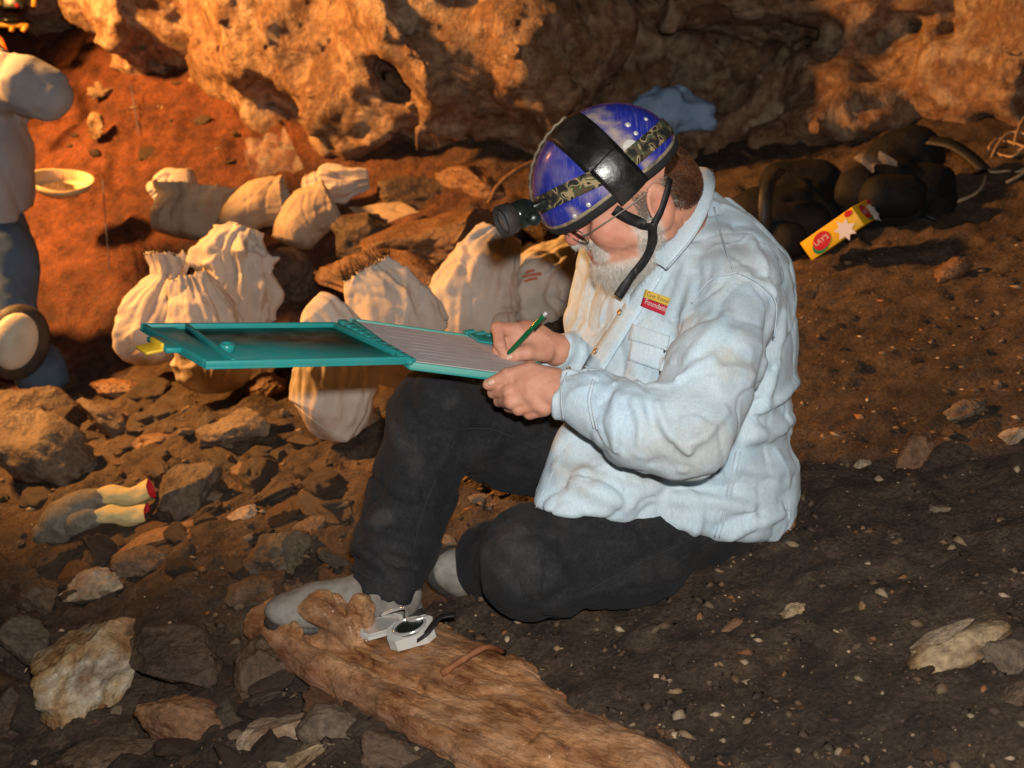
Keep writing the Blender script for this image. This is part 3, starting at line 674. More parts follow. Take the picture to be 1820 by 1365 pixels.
# folds read off the photograph: (pixels, half-width, height) + ridge / - groove
FOLDS = [([(1377, 544), (1364, 617), (1350, 691), (1326, 755), (1306, 812)], 0.014, -0.016), ([(1392, 560), (1380, 640), (1362, 720)], 0.016, 0.010),
    ([(1311, 488), (1348, 507), (1374, 536)], 0.008, -0.007), ([(1415, 580), (1392, 620), (1372, 655)], 0.013, -0.009), ([(1418, 700), (1378, 742), (1330, 746)], 0.012, -0.012),
    ([(1420, 675), (1388, 712), (1350, 728)], 0.015, 0.010), ([(1418, 735), (1385, 768), (1340, 775)], 0.016, 0.012), ([(1195, 858), (1269, 866), (1348, 884), (1408, 884)], 0.012, -0.013),
    ([(1200, 885), (1270, 890), (1340, 908)], 0.016, 0.009), ([(1385, 900), (1330, 913), (1275, 938)], 0.011, -0.010), ([(1392, 915), (1340, 935), (1300, 955)], 0.013, 0.009),
    ([(1153, 722), (1164, 765), (1206, 812)], 0.010, -0.010), ([(1168, 716), (1185, 765), (1224, 805)], 0.011, 0.009), ([(1188, 690), (1214, 728), (1240, 762)], 0.009, -0.009),
    ([(1111, 716), (1119, 755), (1108, 800)], 0.010, -0.010), ([(1130, 712), (1140, 755), (1135, 805)], 0.011, 0.009), ([(1080, 705), (1068, 745), (1078, 790)], 0.009, -0.008), ([(1094, 700), (1092, 745), (1095, 800)], 0.009, 0.008),
    ([(1195, 684), (1225, 668), (1262, 660)], 0.010, -0.010), ([(1205, 672), (1235, 652), (1265, 640)], 0.010, 0.008), ([(1215, 640), (1255, 600), (1290, 560)], 0.016, 0.006), ([(1180, 640), (1195, 600), (1245, 550)], 0.015, -0.010),
    ([(1250, 425), (1262, 470), (1245, 520)], 0.014, -0.006), ([(1220, 440), (1215, 500), (1190, 560)], 0.016, 0.007), ([(1240, 450), (1238, 510), (1215, 570)], 0.013, -0.007), ([(1305, 400), (1320, 440), (1340, 470)], 0.015, -0.006),
    ([(1330, 420), (1362, 470), (1380, 520)], 0.014, 0.006), ([(1060, 560), (1050, 610), (1020, 650)], 0.015, -0.008), ([(1040, 520), (1030, 570), (1010, 600)], 0.013, 0.007),
    ([(1075, 540), (1060, 580), (1045, 620)], 0.012, 0.007), ([(1150, 620), (1140, 655), (1150, 690)], 0.013, -0.008), ([(1110, 660), (1130, 680), (1180, 688)], 0.012, -0.007),
    ([(1000, 790), (1060, 830), (1150, 862)], 0.012, -0.010), ([(990, 830), (1050, 870), (1120, 900)], 0.018, 0.008), ([(975, 860), (1040, 900)], 0.014, -0.007), ([(1030, 780), (1020, 830), (985, 890)], 0.010, -0.006),
    ([(1180, 880), (1175, 920), (1190, 945)], 0.014, -0.006), ([(1230, 880), (1240, 920), (1235, 950)], 0.014, 0.007), ([(1225, 790), (1260, 770), (1290, 730)], 0.012, 0.006), ([(1160, 825), (1210, 825), (1250, 800)], 0.010, -0.006),
    ([(1305, 800), (1330, 800), (1400, 790)], 0.016, -0.007), ([(1315, 830), (1370, 838), (1408, 830)], 0.016, 0.008), ([(1290, 640), (1320, 640), (1345, 650)], 0.008, -0.006), ([(1285, 655), (1318, 658), (1340, 668)], 0.008, 0.005)]
_fold3 = [(hits(shirt0, smoothpath(np.array(p, float), 14), 1.5, 3.4), w, h) for p, w, h in [(a, b*0.72, c*1.35) for a, b, c in FOLDS]]
def shirt_f(P):
    d = shirt0(P); near = np.abs(d) < 0.05
    if near.any():
        Q = P[near]; wq = Q + 0.03*np.stack([noise3(Q*7+k, 310) for k in (0, 9, 21)], 1); n = -0.005*fbm(Q*V3(9, 9, 7), 3, 301) - 0.0018*fbm(Q*V3(24, 24, 17), 2, 305) - 0.006*(1-np.abs(noise3(wq*V3(11, 11, 6), 321)))**6 + 0.008*(1-np.abs(noise3(wq*V3(9, 9, 8)+5, 331)))**10 + 0.004*(1-np.abs(noise3(wq*V3(22, 22, 13)+9, 341)))**9
        for p, w, h in _fold3:
            lo_, hi_ = p.min(0)-3*w, p.max(0)+3*w; s = ((Q > lo_) & (Q < hi_)).all(1)
            if s.any(): n[s] -= h*np.exp(-(polyd(Q[s], p)/w)**2) if h > 0 else 1.15*h*np.exp(-polyd(Q[s], p)/(.75*w))
        lim = np.clip(1-np.maximum(cutL(Q), cutR(Q))*0, 0, 1)
        d = d.copy(); d[near] += n*lim
    return d
sv, sf = mesh_sdf(shirt_f, pt(1180, 640, 2.36)-V3(0.42, 0.46, 0.46), pt(1180, 640, 2.36)+V3(0.36, 0.42, 0.50), 0.0045)
# wear and mud stains with their own outlines
def stain(P, pxs, w, amt, f):
    H = hits(f, np.array(pxs, float), 1.5, 3.4); d = polyd(P, H) if len(H) > 1 else np.linalg.norm(P-H[0], axis=1)
    d = d + 0.6*w*fbm(P*40, 3, 411); return amt*np.exp(-(d/w)**2)
st = np.zeros(len(sv))
for pxs, w, a in [([(1290, 640), (1340, 650)], 0.02, 0.6), ([(1290, 660), (1335, 668)], 0.016, 0.4), ([(1180, 800), (1240, 810), (1280, 770)], 0.05, 0.5), ([(1160, 840), (1230, 835)], 0.03, 0.5), ([(1270, 430), (1330, 470)], 0.06, 0.4),
                  ([(1330, 560), (1300, 700)], 0.05, 0.25), ([(1030, 840)], 0.03, 0.5), ([(1060, 930), (1120, 940)], 0.014, 0.5), ([(1210, 780), (1150, 770)], 0.03, 0.3), ([(1275, 400), (1300, 470)], 0.025, 0.45), ([(1205, 820), (1260, 820)], 0.02, 0.5), ([(1300, 520), (1330, 600)], 0.04, 0.25), ([(1110, 820)], 0.03, 0.3)]:
    st = np.maximum(st, stain(sv, pxs, w, a, shirt0))
st = np.clip(st + 0.12*np.maximum(0, fbm(sv*11, 3, 421)), 0, 0.75)
scol = (1-st[:, None])*np.ones(3) + st[:, None]*V3(0.72, 0.52, 0.36)
fade = fbm(sv*V3(14, 14, 5), 3, 431); scol = scol*(1+0.06*fade)[:, None]
shirt = add('shirt', sv, sf, M['denim'], person, col=scol)
SH = shirt_f
# plackets, pocket, seams, buttons, badge
def sub(name, vf, m, parent, **k): return add(name, vf[0], vf[1], m, parent, **k)
one = lambda vf: np.ones((len(vf[0]), 3))
pl = patch(shirt0, [(1152, 482), (1178, 492), (1062, 680), (1030, 665)], 26, 4, 0.001, 0.004); sub('placket', pl, M['denim'], shirt, col=one(pl)*1.03)
pk = patch(shirt0, [(1128, 580), (1190, 600), (1178, 660), (1118, 640)], 14, 12, 0.0005, 0.0035); sub('pocket', pk, M['denim'], shirt, col=one(pk)*1.0)
pf = patch(shirt0, [(1126, 576), (1192, 597), (1186, 626), (1158, 628), (1122, 606)][0:2]+[(1187, 624), (1120, 604)], 6, 12, 0.003, 0.003); sub('pocket_flap', pf, M['denim'], shirt, col=one(pf)*0.97)
for px, py in ((1104, 556), (1062, 624)):
    h = hits(shirt0, [(px, py)], 1.5, 3.4); n_ = sdf_normal(shirt0, h, 0.006)[0]
    sub('button', lathe(h[0]+n_*0.003, n_, [(0, 0.006), (0.003, 0.0062), (0.0042, 0.005), (0.003, 0.003)], 14), M['brass'], shirt)
h = hits(shirt0, [(1010, 654)], 1.5, 3.4); n_ = sdf_normal(shirt0, h, 0.006)[0]
sub('button', lathe(h[0]+n_*0.001, n_, [(0, 0.005), (0.002, 0.005), (0.003, 0.004)], 12), M['brass'], shirt)
SEAMS = [[(1311, 486), (1348, 506), (1376, 540), (1372, 600)], [(1268, 372), (1285, 430), (1304, 484)], [(1311, 486), (1265, 500), (1232, 540)], [(1306, 802), (1290, 876), (1269, 952)], [(1314, 802), (1298, 876), (1277, 953)],
         [(1057, 668), (1047, 710), (1058, 760)], [(1062, 667), (1053, 712), (1064, 763)], [(1008, 666), (1000, 700), (1004, 745)], [(1005, 800), (980, 850), (955, 902)]]
for s_ in SEAMS: sub('seam', seam(shirt0, s_, 0.0013, 30, 0.0035), M['denim_seam'], shirt)
M['badge_gold'] = mat('badge_gold', [(0.62, 0.4, 0.05), (0.7, 0.47, 0.08)], 40, 0.7); M['badge_red'] = mat('badge_red', [(0.5, 0.02, 0.04), (0.42, 0.02, 0.035)], 40, 0.7)
by = patch(shirt0, [(1150, 516), (1203, 534), (1199, 548), (1146, 529)], 6, 14, 0.003, 0.003); bd = sub('name_badge', by, M['badge_gold'], shirt)
br = patch(shirt0, [(1146, 529.5), (1199, 548.5), (1192, 565), (1141, 545)], 6, 14, 0.003, 0.003)
sub('badge_field', br, M['badge_red'], shirt)
def text_on(f, s, p0, p1, hpx, m, parent, name, off):
    """letters laid on surface f along the pixel line p0-p1"""
    cu = bpy.data.curves.new(name, 'FONT'); cu.body = s; cu.size = 1.0; cu.extrude = 0.0; cu.resolution_u = 2
    ob = bpy.data.objects.new(name, cu); COL.objects.link(ob); dg = bpy.context.evaluated_depsgraph_get(); me = ob.evaluated_get(dg).to_mesh()
    V = np.array([v.co[:] for v in me.vertices]); F = [tuple(p.vertices) for p in me.polygons]; ob.evaluated_get(dg).to_mesh_clear()
    bpy.data.objects.remove(ob); bpy.data.curves.remove(cu)
    V[:, 0] = (V[:, 0]-V[:, 0].min())/(V[:, 0].max()-V[:, 0].min()); V[:, 1] = V[:, 1]-V[:, 1].min(); V[:, 1] /= V[:, 1].max()
    p0, p1 = np.array(p0, float), np.array(p1, float); e = p1-p0; upv = np.array([e[1], -e[0]])/np.linalg.norm(e)*hpx
    px = p0 + V[:, :1]*e + V[:, 1:2]*upv; H = hits(f, px); Nn = sdf_normal(f, H, 0.006); W = H+Nn*off
    return add(name, W, F, m, parent, smooth=False)
M['ink'] = mat('ink', [(0.03, 0.025, 0.03), (0.05, 0.04, 0.04)], 40, 0.8)
text_on(shirt0, 'Cave Research', (1152, 527), (1198, 543.5), 8, M['ink'], shirt, 'lettering', 0.0066)
text_on(shirt0, 'Foundation', (1149, 541), (1192, 557.5), 9, M['white_thread'], shirt, 'lettering', 0.0066)

# ------------------------------------------------------------------ head
HP, HY, HS = math.radians(25), math.radians(12), 1.07
HFv = V3(-math.cos(HP)*math.cos(HY), -math.cos(HP)*math.sin(HY), -math.sin(HP)); HLv = V3(math.sin(HY), -math.cos(HY), 0); HUv = np.cross(HFv, HLv)
HO = pt(1140, 346, 2.20); HM = np.stack([HFv, HLv, HUv])
def H(f, l, u): return HO + HS*(f*HFv + l*HLv + u*HUv)
def he(f, l, u, r): return ell(H(f, l, u), np.array(r)*HS, HM)
skull = [he(.015, 0, .05, (.098, .078, .09)), he(.062, 0, -.005, (.05, .06, .082)), he(.048, 0, -.06, (.056, .056, .042)), sph(H(.084, 0, -.090), .034*HS), he(.05, 0, -.075, (.06, .058, .04))]
feat = [cap(H(.104, .012, .036), H(.104, .048, .032), .011*HS), cap(H(.104, -.012, .036), H(.104, -.048, .032), .011*HS),
        sph(H(.082, .042, -.012), .028*HS), sph(H(.082, -.042, -.012), .028*HS), cap(H(.102, -.014, -.052), H(.102, .014, -.052), .012*HS), cap(H(.06, .06, -.03), H(.0, .066, -.05), .016*HS)]
nose = [cap(H(.106, 0, .03), H(.128, 0, -.006), .009*HS, .0155*HS), sph(H(.131, 0, -.012), .0155*HS), sph(H(.117, .015, -.016), .0105*HS), sph(H(.117, -.015, -.016), .0105*HS)]
neck = [cap(H(-.02, 0, -.03), pt(1205, 445, 2.36), .066*HS, .075), cap(H(-.045, 0, .0), pt(1212, 405, 2.36), .045, .05), cap(pt(1205, 445, 2.36), pt(1210, 560, 2.38), 0.08, 0.1)]
_sk = union(skull, .03); _ft = union(feat, .02); _ns = union(nose, .008); _nk = union(neck, .03)
sock = [sph(H(.118, .033, .018), .0155*HS), sph(H(.118, -.033, .018), .0155*HS)]
eyes = [sph(H(.09, .032, .018), .0135*HS), sph(H(.09, -.032, .018), .0135*HS)]
mouth = cap(H(.118, -.02, -.046), H(.113, .022, -.05), .0022)
nostr = [sph(H(.122, .0075, -.0265), .0045), sph(H(.122, -.0075, -.0265), .0045)]
lips = [cap(H(.108, -.018, -.0415), H(.105, .019, -.043), .0058*HS), cap(H(.105, -.015, -.0525), H(.102, .016, -.0535), .0065*HS)]
EM = HM@rotm((0, 1, 0), 0.2)
def ear(s):
    o_ = ell(H(-.006, s*.085, .0), (.024*HS, .0085*HS, .039*HS), np.stack([nrm(HFv*.94+HLv*s*.25), nrm(HLv*s-.3*HFv), HUv])); lob = sph(H(.004, s*.081, -.033), .0115*HS)
    bowl = ell(H(-.003, s*.096, .003), (.0145*HS, .009*HS, .026*HS), HM); rim = []
    return lambda P: smax(smin(o_(P), lob(P), .01), -bowl(P), .006)
_e1, _e2 = ear(1), ear(-1)
_wr = [(np.array([H(*p) for p in pl_]), w_, h_) for pl_, w_, h_ in (
    ([(.118, .018, -.010), (.104, .034, -.028), (.094, .041, -.046)], .0035, .0035), ([(.090, .052, .016), (.074, .062, .022), (.060, .067, .026)], .0022, .0018), ([(.088, .053, .010), (.072, .063, .010), (.058, .068, .008)], .0022, .0018),
    ([(.103, .020, .004), (.098, .036, -.001), (.088, .048, .004)], .003, .0028), ([(.092, .038, -.02), (.082, .052, -.034), (.068, .06, -.05)], .004, .0018), ([(.106, .01, .052), (.1, .04, .052), (.084, .06, .048)], .0025, .002),
    ([(-.02, .06, -.06), (-.03, .05, -.09), (-.05, .03, -.11)], .004, .003), ([(-.035, .06, -.05), (-.05, .045, -.08), (-.07, .02, -.1)], .004, .003))]
def head_f(P):
    d = smin(_sk(P), _ft(P), .022)
    for s_ in sock: d = smax(d, -s_(P), .018)
    d = smin(d, _ns(P), .012)
    for e_ in eyes: d = smin(d, e_(P), .005)
    for l_ in lips: d = smin(d, l_(P), .006)
    d = smax(d, -mouth(P), .003)
    for n_ in nostr: d = smax(d, -n_(P), .003)
    d = smin(d, _nk(P), .03); d = smin(d, _e1(P), .008); d = smin(d, _e2(P), .008)
    near = np.abs(d) < .015
    if near.any():
        Q = P[near]; n_ = .0006*fbm(Q*130, 2, 91)
        for pl_, w_, h_ in _wr: n_ = n_ + h_*np.exp(-(polyd(Q, pl_)/w_)**2)
        d = d.copy(); d[near] += n_
    return d
hv, hf = mesh_sdf(head_f, H(.02, 0, -.02)-V3(.21, .2, .25), H(.02, 0, -.02)+V3(.23, .2, .22), .003)

# ------------------------------------------------------------------ hands
def finger(pts, rs): return union(chain(pts, rs), .004)
W = lambda *a: pt(*a)
# left hand: thumb along the near edge of the board, fingers curled under it
lw = W(1012, 705, 2.12)
lh = [cap(lw+(pt(1060, 718, 2.09)-lw), lw, .031, .029), ell(W(962, 690, 2.135), (.046, .020, .033), np.stack([nrm(W(920, 690, 2.15)-W(1005, 702, 2.12)), nrm(V3(0.1, -1, -.25)), nrm(np.cross(nrm(W(920, 690, 2.15)-W(1005, 702, 2.12)), nrm(V3(0.1, -1, -.25))))])),
      cap(lw, W(948, 685, 2.135), .030, .026)]
lth = finger([W(985, 672, 2.135), W(942, 659, 2.13), W(903, 667, 2.135), W(868, 683, 2.145)], [.017, .0155, .0128, .0105])
lf = [finger([W(945, 690, 2.13), W(905, 697, 2.13), W(878, 697, 2.165), W(880, 680, 2.22)], [.015, .0125, .011, .009]),
      finger([W(948, 706, 2.13), W(908, 714, 2.13), W(888, 712, 2.175), W(895, 690, 2.23)], [.015, .0125, .011, .009]),
      finger([W(956, 718, 2.13), W(922, 726, 2.135), W(905, 722, 2.18), W(912, 698, 2.23)], [.0145, .012, .0105, .009]),
      finger([W(968, 726, 2.13), W(942, 734, 2.14), W(928, 728, 2.18), W(932, 706, 2.225)], [.013, .011, .0095, .008])]
_lp = union(lh, .02)
_kn = [sph(W(940, 684, 2.118), .0095), sph(W(944, 702, 2.116), .0095), sph(W(953, 716, 2.118), .009), sph(W(966, 727, 2.12), .008)]
def lhand(P):
    d = _lp(P); d = smin(d, lth(P), .012)
    fd = lf[0](P)
    for g in lf[1:]: fd = smin(fd, g(P), .0018)
    d = smin(d, fd, .010)
    for k_ in _kn: d = smin(d, k_(P), .012)
    near = np.abs(d) < .02
    if near.any(): d = d.copy(); d[near] += .0007*fbm(P[near]*90, 2, 511)
    return d
lv, lfc = mesh_sdf(lhand, W(960, 690, 2.15)-V3(.12, .12, .09), W(960, 690, 2.15)+V3(.12, .12, .09), .0026)
# right hand: pen grip on the paper
rw = W(990, 622, 2.335)
rh = [cap(W(1030, 645, 2.39), rw, .022, .026), cap(rw, W(945, 603, 2.31), .027, .026), ell(W(937, 602, 2.305), (.042, .021, .033), np.stack([nrm(W(900, 590, 2.29)-rw), nrm(V3(0.2, -.75, .65)), nrm(np.cross(nrm(W(900, 590, 2.29)-rw), nrm(V3(0.2, -.75, .65))))]))]
rth = finger([W(968, 628, 2.30), W(938, 626, 2.275), W(918, 630, 2.27), W(901, 637, 2.275)], [.017, .0145, .0125, .010])
rf = [finger([W(918, 588, 2.295), W(885, 584, 2.285), W(888, 612, 2.27), W(899, 634, 2.272)], [.0145, .0122, .0108, .009]),
      finger([W(922, 596, 2.305), W(890, 600, 2.30), W(886, 625, 2.29), W(893, 641, 2.285)], [.0145, .0122, .0108, .009]),
      finger([W(930, 606, 2.31), W(902, 622, 2.305), W(905, 642, 2.295), W(925, 648, 2.29)], [.014, .0118, .0105, .009]),
      finger([W(944, 614, 2.315), W(915, 634, 2.305), W(920, 650, 2.295), W(945, 652, 2.29)], [.013, .011, .0098, .0085])]
_rp = union(rh, .02)
def rhand(P):
    d = _rp(P); d = smin(d, rth(P), .012); fd = rf[0](P)
    for g in rf[1:]: fd = smin(fd, g(P), .0018)
    d = smin(d, fd, .009)
    near = np.abs(d) < .02
    if near.any(): d = d.copy(); d[near] += .0007*fbm(P[near]*90, 2, 513)
    return d
rv, rfc = mesh_sdf(rhand, W(945, 618, 2.31)-V3(.12, .14, .09), W(945, 618, 2.31)+V3(.12, .12, .09), .0026)
# one body under the clothes: torso, arms and legs joined to head and hands
def core_f(P): return np.minimum(np.minimum(_t(P)+.05, _al(P)+.025), np.minimum(_ar(P)+.025, _nk(P)))
cv, cf = mesh_sdf(lambda P: smax(core_f(P), np.maximum(half(pt(1205, 470, 2.36), (0, 0, 1))(P), hem(P)+.03), .01), pt(1180, 640, 2.36)-V3(.42, .46, .46), pt(1180, 640, 2.36)+V3(.36, .42, .5), .016)
bv = np.concatenate([hv, lv, rv, cv]); bf = np.concatenate([hf, lfc+len(hv), rfc+len(hv)+len(lv), cf+len(hv)+len(lv)+len(rv)])
base = V3(0.56, 0.275, 0.185)
bcol = np.tile(base, (len(bv), 1))
def blush(p, r, c, a):
    w = a*np.exp(-(np.linalg.norm(bv-p, axis=1)/r)**2); bcol[:] = bcol*(1-w[:, None]) + np.array(c)*w[:, None]
blush(H(.13, 0, -.012), .026, (.58, .19, .14), .9); blush(H(.085, .05, -.012), .032, (.58, .2, .13), .75); blush(H(-.005, .083, .0), .035, (.62, .25, .17), .7)
blush(H(.104, .0, -.047), .012, (.42, .12, .1), .8); blush(H(-.02, .05, -.09), .07, (.5, .19, .11), .8); blush(H(.09, .035, .035), .018, (.5, .25, .17), .5)
w_ = ((bv[:, None, :] - np.array([W(945, 684, 2.115), W(900, 700, 2.12), W(935, 728, 2.125), W(890, 585, 2.27), W(880, 680, 2.14)])[None])**2).sum(2); w_ = np.exp(-(w_/.018**2)).max(1)*.5
bcol[:] = bcol*(1-w_[:, None]) + V3(.52, .2, .12)*w_[:, None]
mot = fbm(bv*55, 3, 93); bcol[:] = bcol*(1+.10*mot[:, None]*V3(.6, 1.1, 1.1))
# white stubble under the beard
def face_loc(P): q = (P-HO)/HS; return np.stack([q@HFv, q@HLv, q@HUv], 1)
fl = face_loc(bv)
def beard_mask(q):
    f_, l_, u_ = q[:, 0], np.abs(q[:, 1]), q[:, 2]
    jaw = np.maximum(sstep(.056, .042, f_ + .25*np.minimum(0, u_+.04))*sstep(.0, -.016, u_)*sstep(.0, .014, f_), sstep(-.060, -.070, u_ + .12*np.maximum(0, .09-f_))*sstep(.0, .014, f_))
    jaw = jaw*sstep(-.135, -.12, u_)
    must = sstep(.004, .0, np.abs(u_+.031)-.009)*sstep(.088, .095, f_)*sstep(.045, .035, l_)
    must = np.maximum(must, sstep(.068, .076, f_)*sstep(-.062, -.056, u_)*sstep(-.026, -.032, u_)*sstep(.018, .023, l_)*sstep(.05, .042, l_))
    lip = sstep(.0, .004, .0115-np.abs(u_+.0475))*sstep(.024, .018, l_)*sstep(.09, .095, f_)
    return np.clip(np.maximum(jaw, must)*(1-lip), 0, 1)
bm_ = beard_mask(fl)*(np.linalg.norm(bv-HO, axis=1) < .22); bcol[:] = bcol*(1-.75*bm_[:, None]) + .75*bm_[:, None]*V3(.6, .53, .46)
body = add('body', bv, bf, M['skin'], person, col=bcol)
# nails of the visible thumbs
for p_, ax_, up_ in ((W(873, 679, 2.134), W(868, 683, 2.145)-W(903, 667, 2.135), V3(0, -.75, .6)), (W(905, 634, 2.262), W(901, 637, 2.275)-W(918, 630, 2.27), V3(0, -.8, .6))):
    a_ = nrm(ax_); n_ = nrm(up_-a_*(up_@a_)); g = []
    for s_ in np.linspace(-1, 1, 5): g.append([p_ + a_*s_*.006 + np.cross(a_, n_)*t_*.005 + n_*(.0018-.0022*t_*t_) for t_ in np.linspace(-1, 1, 5)])
    M.setdefault('nail', mat('nail', [(0.62, 0.38, 0.28), (0.66, 0.42, 0.32)], 60, 0.3)); sub('nail', sheet(np.array(g), .001, n_), M['nail'], body)

# beard, side hair and curls as real strands
def scatter(vs, fs, mask, n, seed):
    r = np.random.default_rng(seed); tri = np.concatenate([fs[:, [0, 1, 2]], fs[:, [0, 2, 3]]]); c = vs[tri]; ar = np.linalg.norm(np.cross(c[:, 1]-c[:, 0], c[:, 2]-c[:, 0]), axis=1)
    wgt = ar*mask[tri].min(1); k = r.choice(len(tri), n, p=wgt/wgt.sum()); u = r.random((n, 2)); fl_ = u.sum(1) > 1; u[fl_] = 1-u[fl_]
    return c[k, 0]+u[:, :1]*(c[k, 1]-c[k, 0])+u[:, 1:]*(c[k, 2]-c[k, 0])
hm = beard_mask(face_loc(hv)); root = scatter(hv, hf, np.clip(hm, 0, 1)**2, 9000, 5); nrmls = sdf_normal(head_f, root, .003)
r5 = np.random.default_rng(15); q = face_loc(root); chin = sstep(-.05, -.1, q[:, 2])*sstep(.04, .09, q[:, 0])
Ln = (.006 + .006*r5.random(len(root)) + .009*chin)[:, None]; dirv = -HUv*.9 + HFv*.05; t_ = dirv[None]-nrmls*(nrmls@dirv)[:, None]
t_ = t_/np.linalg.norm(t_, axis=1)[:, None] + .35*r5.normal(size=root.shape); lift = .55+.3*r5.random((len(root), 1))
P_ = np.stack([root, root+Ln*.45*(nrmls*lift+t_*.6), root+Ln*(nrmls*lift*.75+t_*1.1)], 1); vv_, ff_ = strands(P_, .00042)
add('beard', vv_, ff_, M['beard'], person)
# sideburn and grey hair over the ear
hs = face_loc(hv); side = ((hs[:, 0] > -.09) & (hs[:, 0] < .035) & (hs[:, 2] > -.012) & (hs[:, 2] < .04) & (np.abs(hs[:, 1]) > .05)).astype(float)*(1-((np.abs(hs[:, 0]+.004) < .024) & (np.abs(hs[:, 1]) > .079)).astype(float))
nape = ((hs[:, 0] < -.03) & (hs[:, 2] > -.06) & (hs[:, 2] < .05)).astype(float)
ro = scatter(hv, hf, side, 1500, 8); no = sdf_normal(head_f, ro, .003); d_ = -HUv*.7-HFv*.5; K = 5
P_ = np.stack([ro + no*.003*k + (d_[None]+.25*r5.normal(size=ro.shape))*.0045*k for k in range(K)], 1); vv_, ff_ = strands(P_, .0004); add('side_hair', vv_, ff_, M['hair_grey'], person)
hb = [ell(H(-.050, 0, .040), (.032, .060, .036), HM), ell(H(-.056, .02, .018), (.024, .046, .028), HM), ell(H(-.044, .050, .020), (.024, .022, .028), HM)]
_hb = union(hb, .03); gv, gf = mesh_sdf(_hb, H(-.1, 0, .02)-V3(.13, .13, .13), H(-.1, 0, .02)+V3(.13, .13, .13), .006)
M['hair_base'] = mat('hair_base', [(0.02, 0.008, 0.004), (0.05, 0.02, 0.008)], 60, 0.95, 1.0, 120, 0.05)
hairroot = add('hair', gv, gf, M['hair_base'], person)
ro = scatter(gv, gf, np.ones(len(gv)), 5200, 9); no = sdf_normal(_hb, ro, .004); K = 12; tt = np.linspace(0, 1, K)
ph = r5.uniform(0, 6.28, len(ro)); cr_ = r5.uniform(.003, .007, len(ro)); ta = np.cross(no, r5.normal(size=no.shape)); ta /= np.linalg.norm(ta, axis=1)[:, None]; tb = np.cross(no, ta)
drop = (-HUv*.5-HFv*.5+V3(0, 0, -.6))
P_ = ro[:, None]-no[:, None]*.004 + tt[None, :, None]*(no[:, None]*.016+drop*.020) + cr_[:, None, None]*(np.cos(ph[:, None]+tt*11)[..., None]*ta[:, None]+np.sin(ph[:, None]+tt*11)[..., None]*tb[:, None])
vv_, ff_ = strands(P_, .00095); sub('curls', (vv_, ff_), M['hair'], hairroot)

# collar and undershirt
def strip3(A, B, n, bulge, m_=6):
    A = smoothpath(np.array([pt(*a) for a in A]), n); B = smoothpath(np.array([pt(*b) for b in B]), n)
    return np.array([[A[i]*(1-s)+B[i]*s + bulge*math.sin(math.pi*s)*V3(0.3, -.8, .5) for s in np.linspace(0, 1, m_)] for i in range(n)])
G = strip3([(1236, 297, 2.40), (1240, 318, 2.265), (1228, 360, 2.205), (1200, 408, 2.18), (1168, 445, 2.18), (1150, 462, 2.20)],
           [(1264, 303, 2.41), (1268, 330, 2.25), (1256, 375, 2.185), (1232, 420, 2.155), (1204, 455, 2.15), (1184, 478, 2.165)], 26, .006)
nn = V3(0.25, -.85, .45); cl_ = sheet(G, .004, nrm(nn)); collar = sub('collar', cl_, M['denim'], shirt, col=np.ones((len(cl_[0]), 3))*1.04)
for e_ in (G[:, 0]+nrm(nn)*.003, G[:, -1]+nrm(nn)*.003, G[-1, :]+nrm(nn)*.003): sub('seam', tube(e_, .0022, 6), M['denim_seam'], shirt)
G2 = strip3([(1236, 297, 2.40), (1215, 300, 2.46), (1180, 330, 2.50), (1150, 390, 2.50), (1120, 440, 2.46)], [(1262, 305, 2.41), (1225, 330, 2.50), (1180, 370, 2.54), (1140, 425, 2.53), (1105, 465, 2.47)], 22, -.004)
cl2 = sheet(G2, .004, nrm(V3(-.3, .6, .6))); sub('collar', cl2, M['denim'], shirt, col=np.ones((len(cl2[0]), 3)))
G3 = strip3([(1150, 462, 2.235), (1130, 490, 2.25), (1108, 515, 2.27)], [(1182, 478, 2.20), (1160, 505, 2.215), (1140, 530, 2.23)], 12, .004)
cl3 = sheet(G3, .003, nrm(nn)); sub('placket', cl3, M['denim'], shirt, col=np.ones((len(cl3[0]), 3)))
us = patch(union([cap(pt(1150, 440, 2.33), pt(1110, 520, 2.36), .05, .06)], .01), [(1130, 455), (1165, 462), (1145, 520), (1112, 515)], 8, 8, 0, .003)
sub('undershirt', us, M['red_cloth'], person)

# ------------------------------------------------------------------ jeans and shoes
rk, rfoot = pt(772, 735, 2.36), pt(690, 1060, 2.37)
legR = chain([pt(1190, 885, 2.52), pt(900, 785, 2.44), rk], [.115, .088, .076]) + chain([rk, pt(735, 870, 2.355), pt(708, 960, 2.36), pt(682, 1060, 2.37)], [.078, .078, .075, .072])
legL = chain([pt(1270, 895, 2.35), pt(1100, 960, 2.29), pt(955, 995, 2.24)], [.098, .096, .097]) + chain([pt(945, 1012, 2.25), pt(880, 1000, 2.42), pt(855, 995, 2.55)], [.088, .075, .06]) + [cap(pt(985, 1052, 2.2), pt(1170, 1010, 2.26), .036, .05)]
seat = [ell(pt(1215, 915, 2.42), (.14, .14, .075), TM)]
cutR_ = half(pt(680, 1062, 2.37), nrm(pt(680, 1047, 2.37)-pt(708, 940, 2.36)) + V3(.0, -.25, 0)*0.6)
_lr, _ll, _se = union(legR, .04), union(legL, .05), union(seat, .02)
def jeans0(P): return smin(smin(smax(_lr(P), cutR_(P), .008), _ll(P), .03), _se(P), .05)
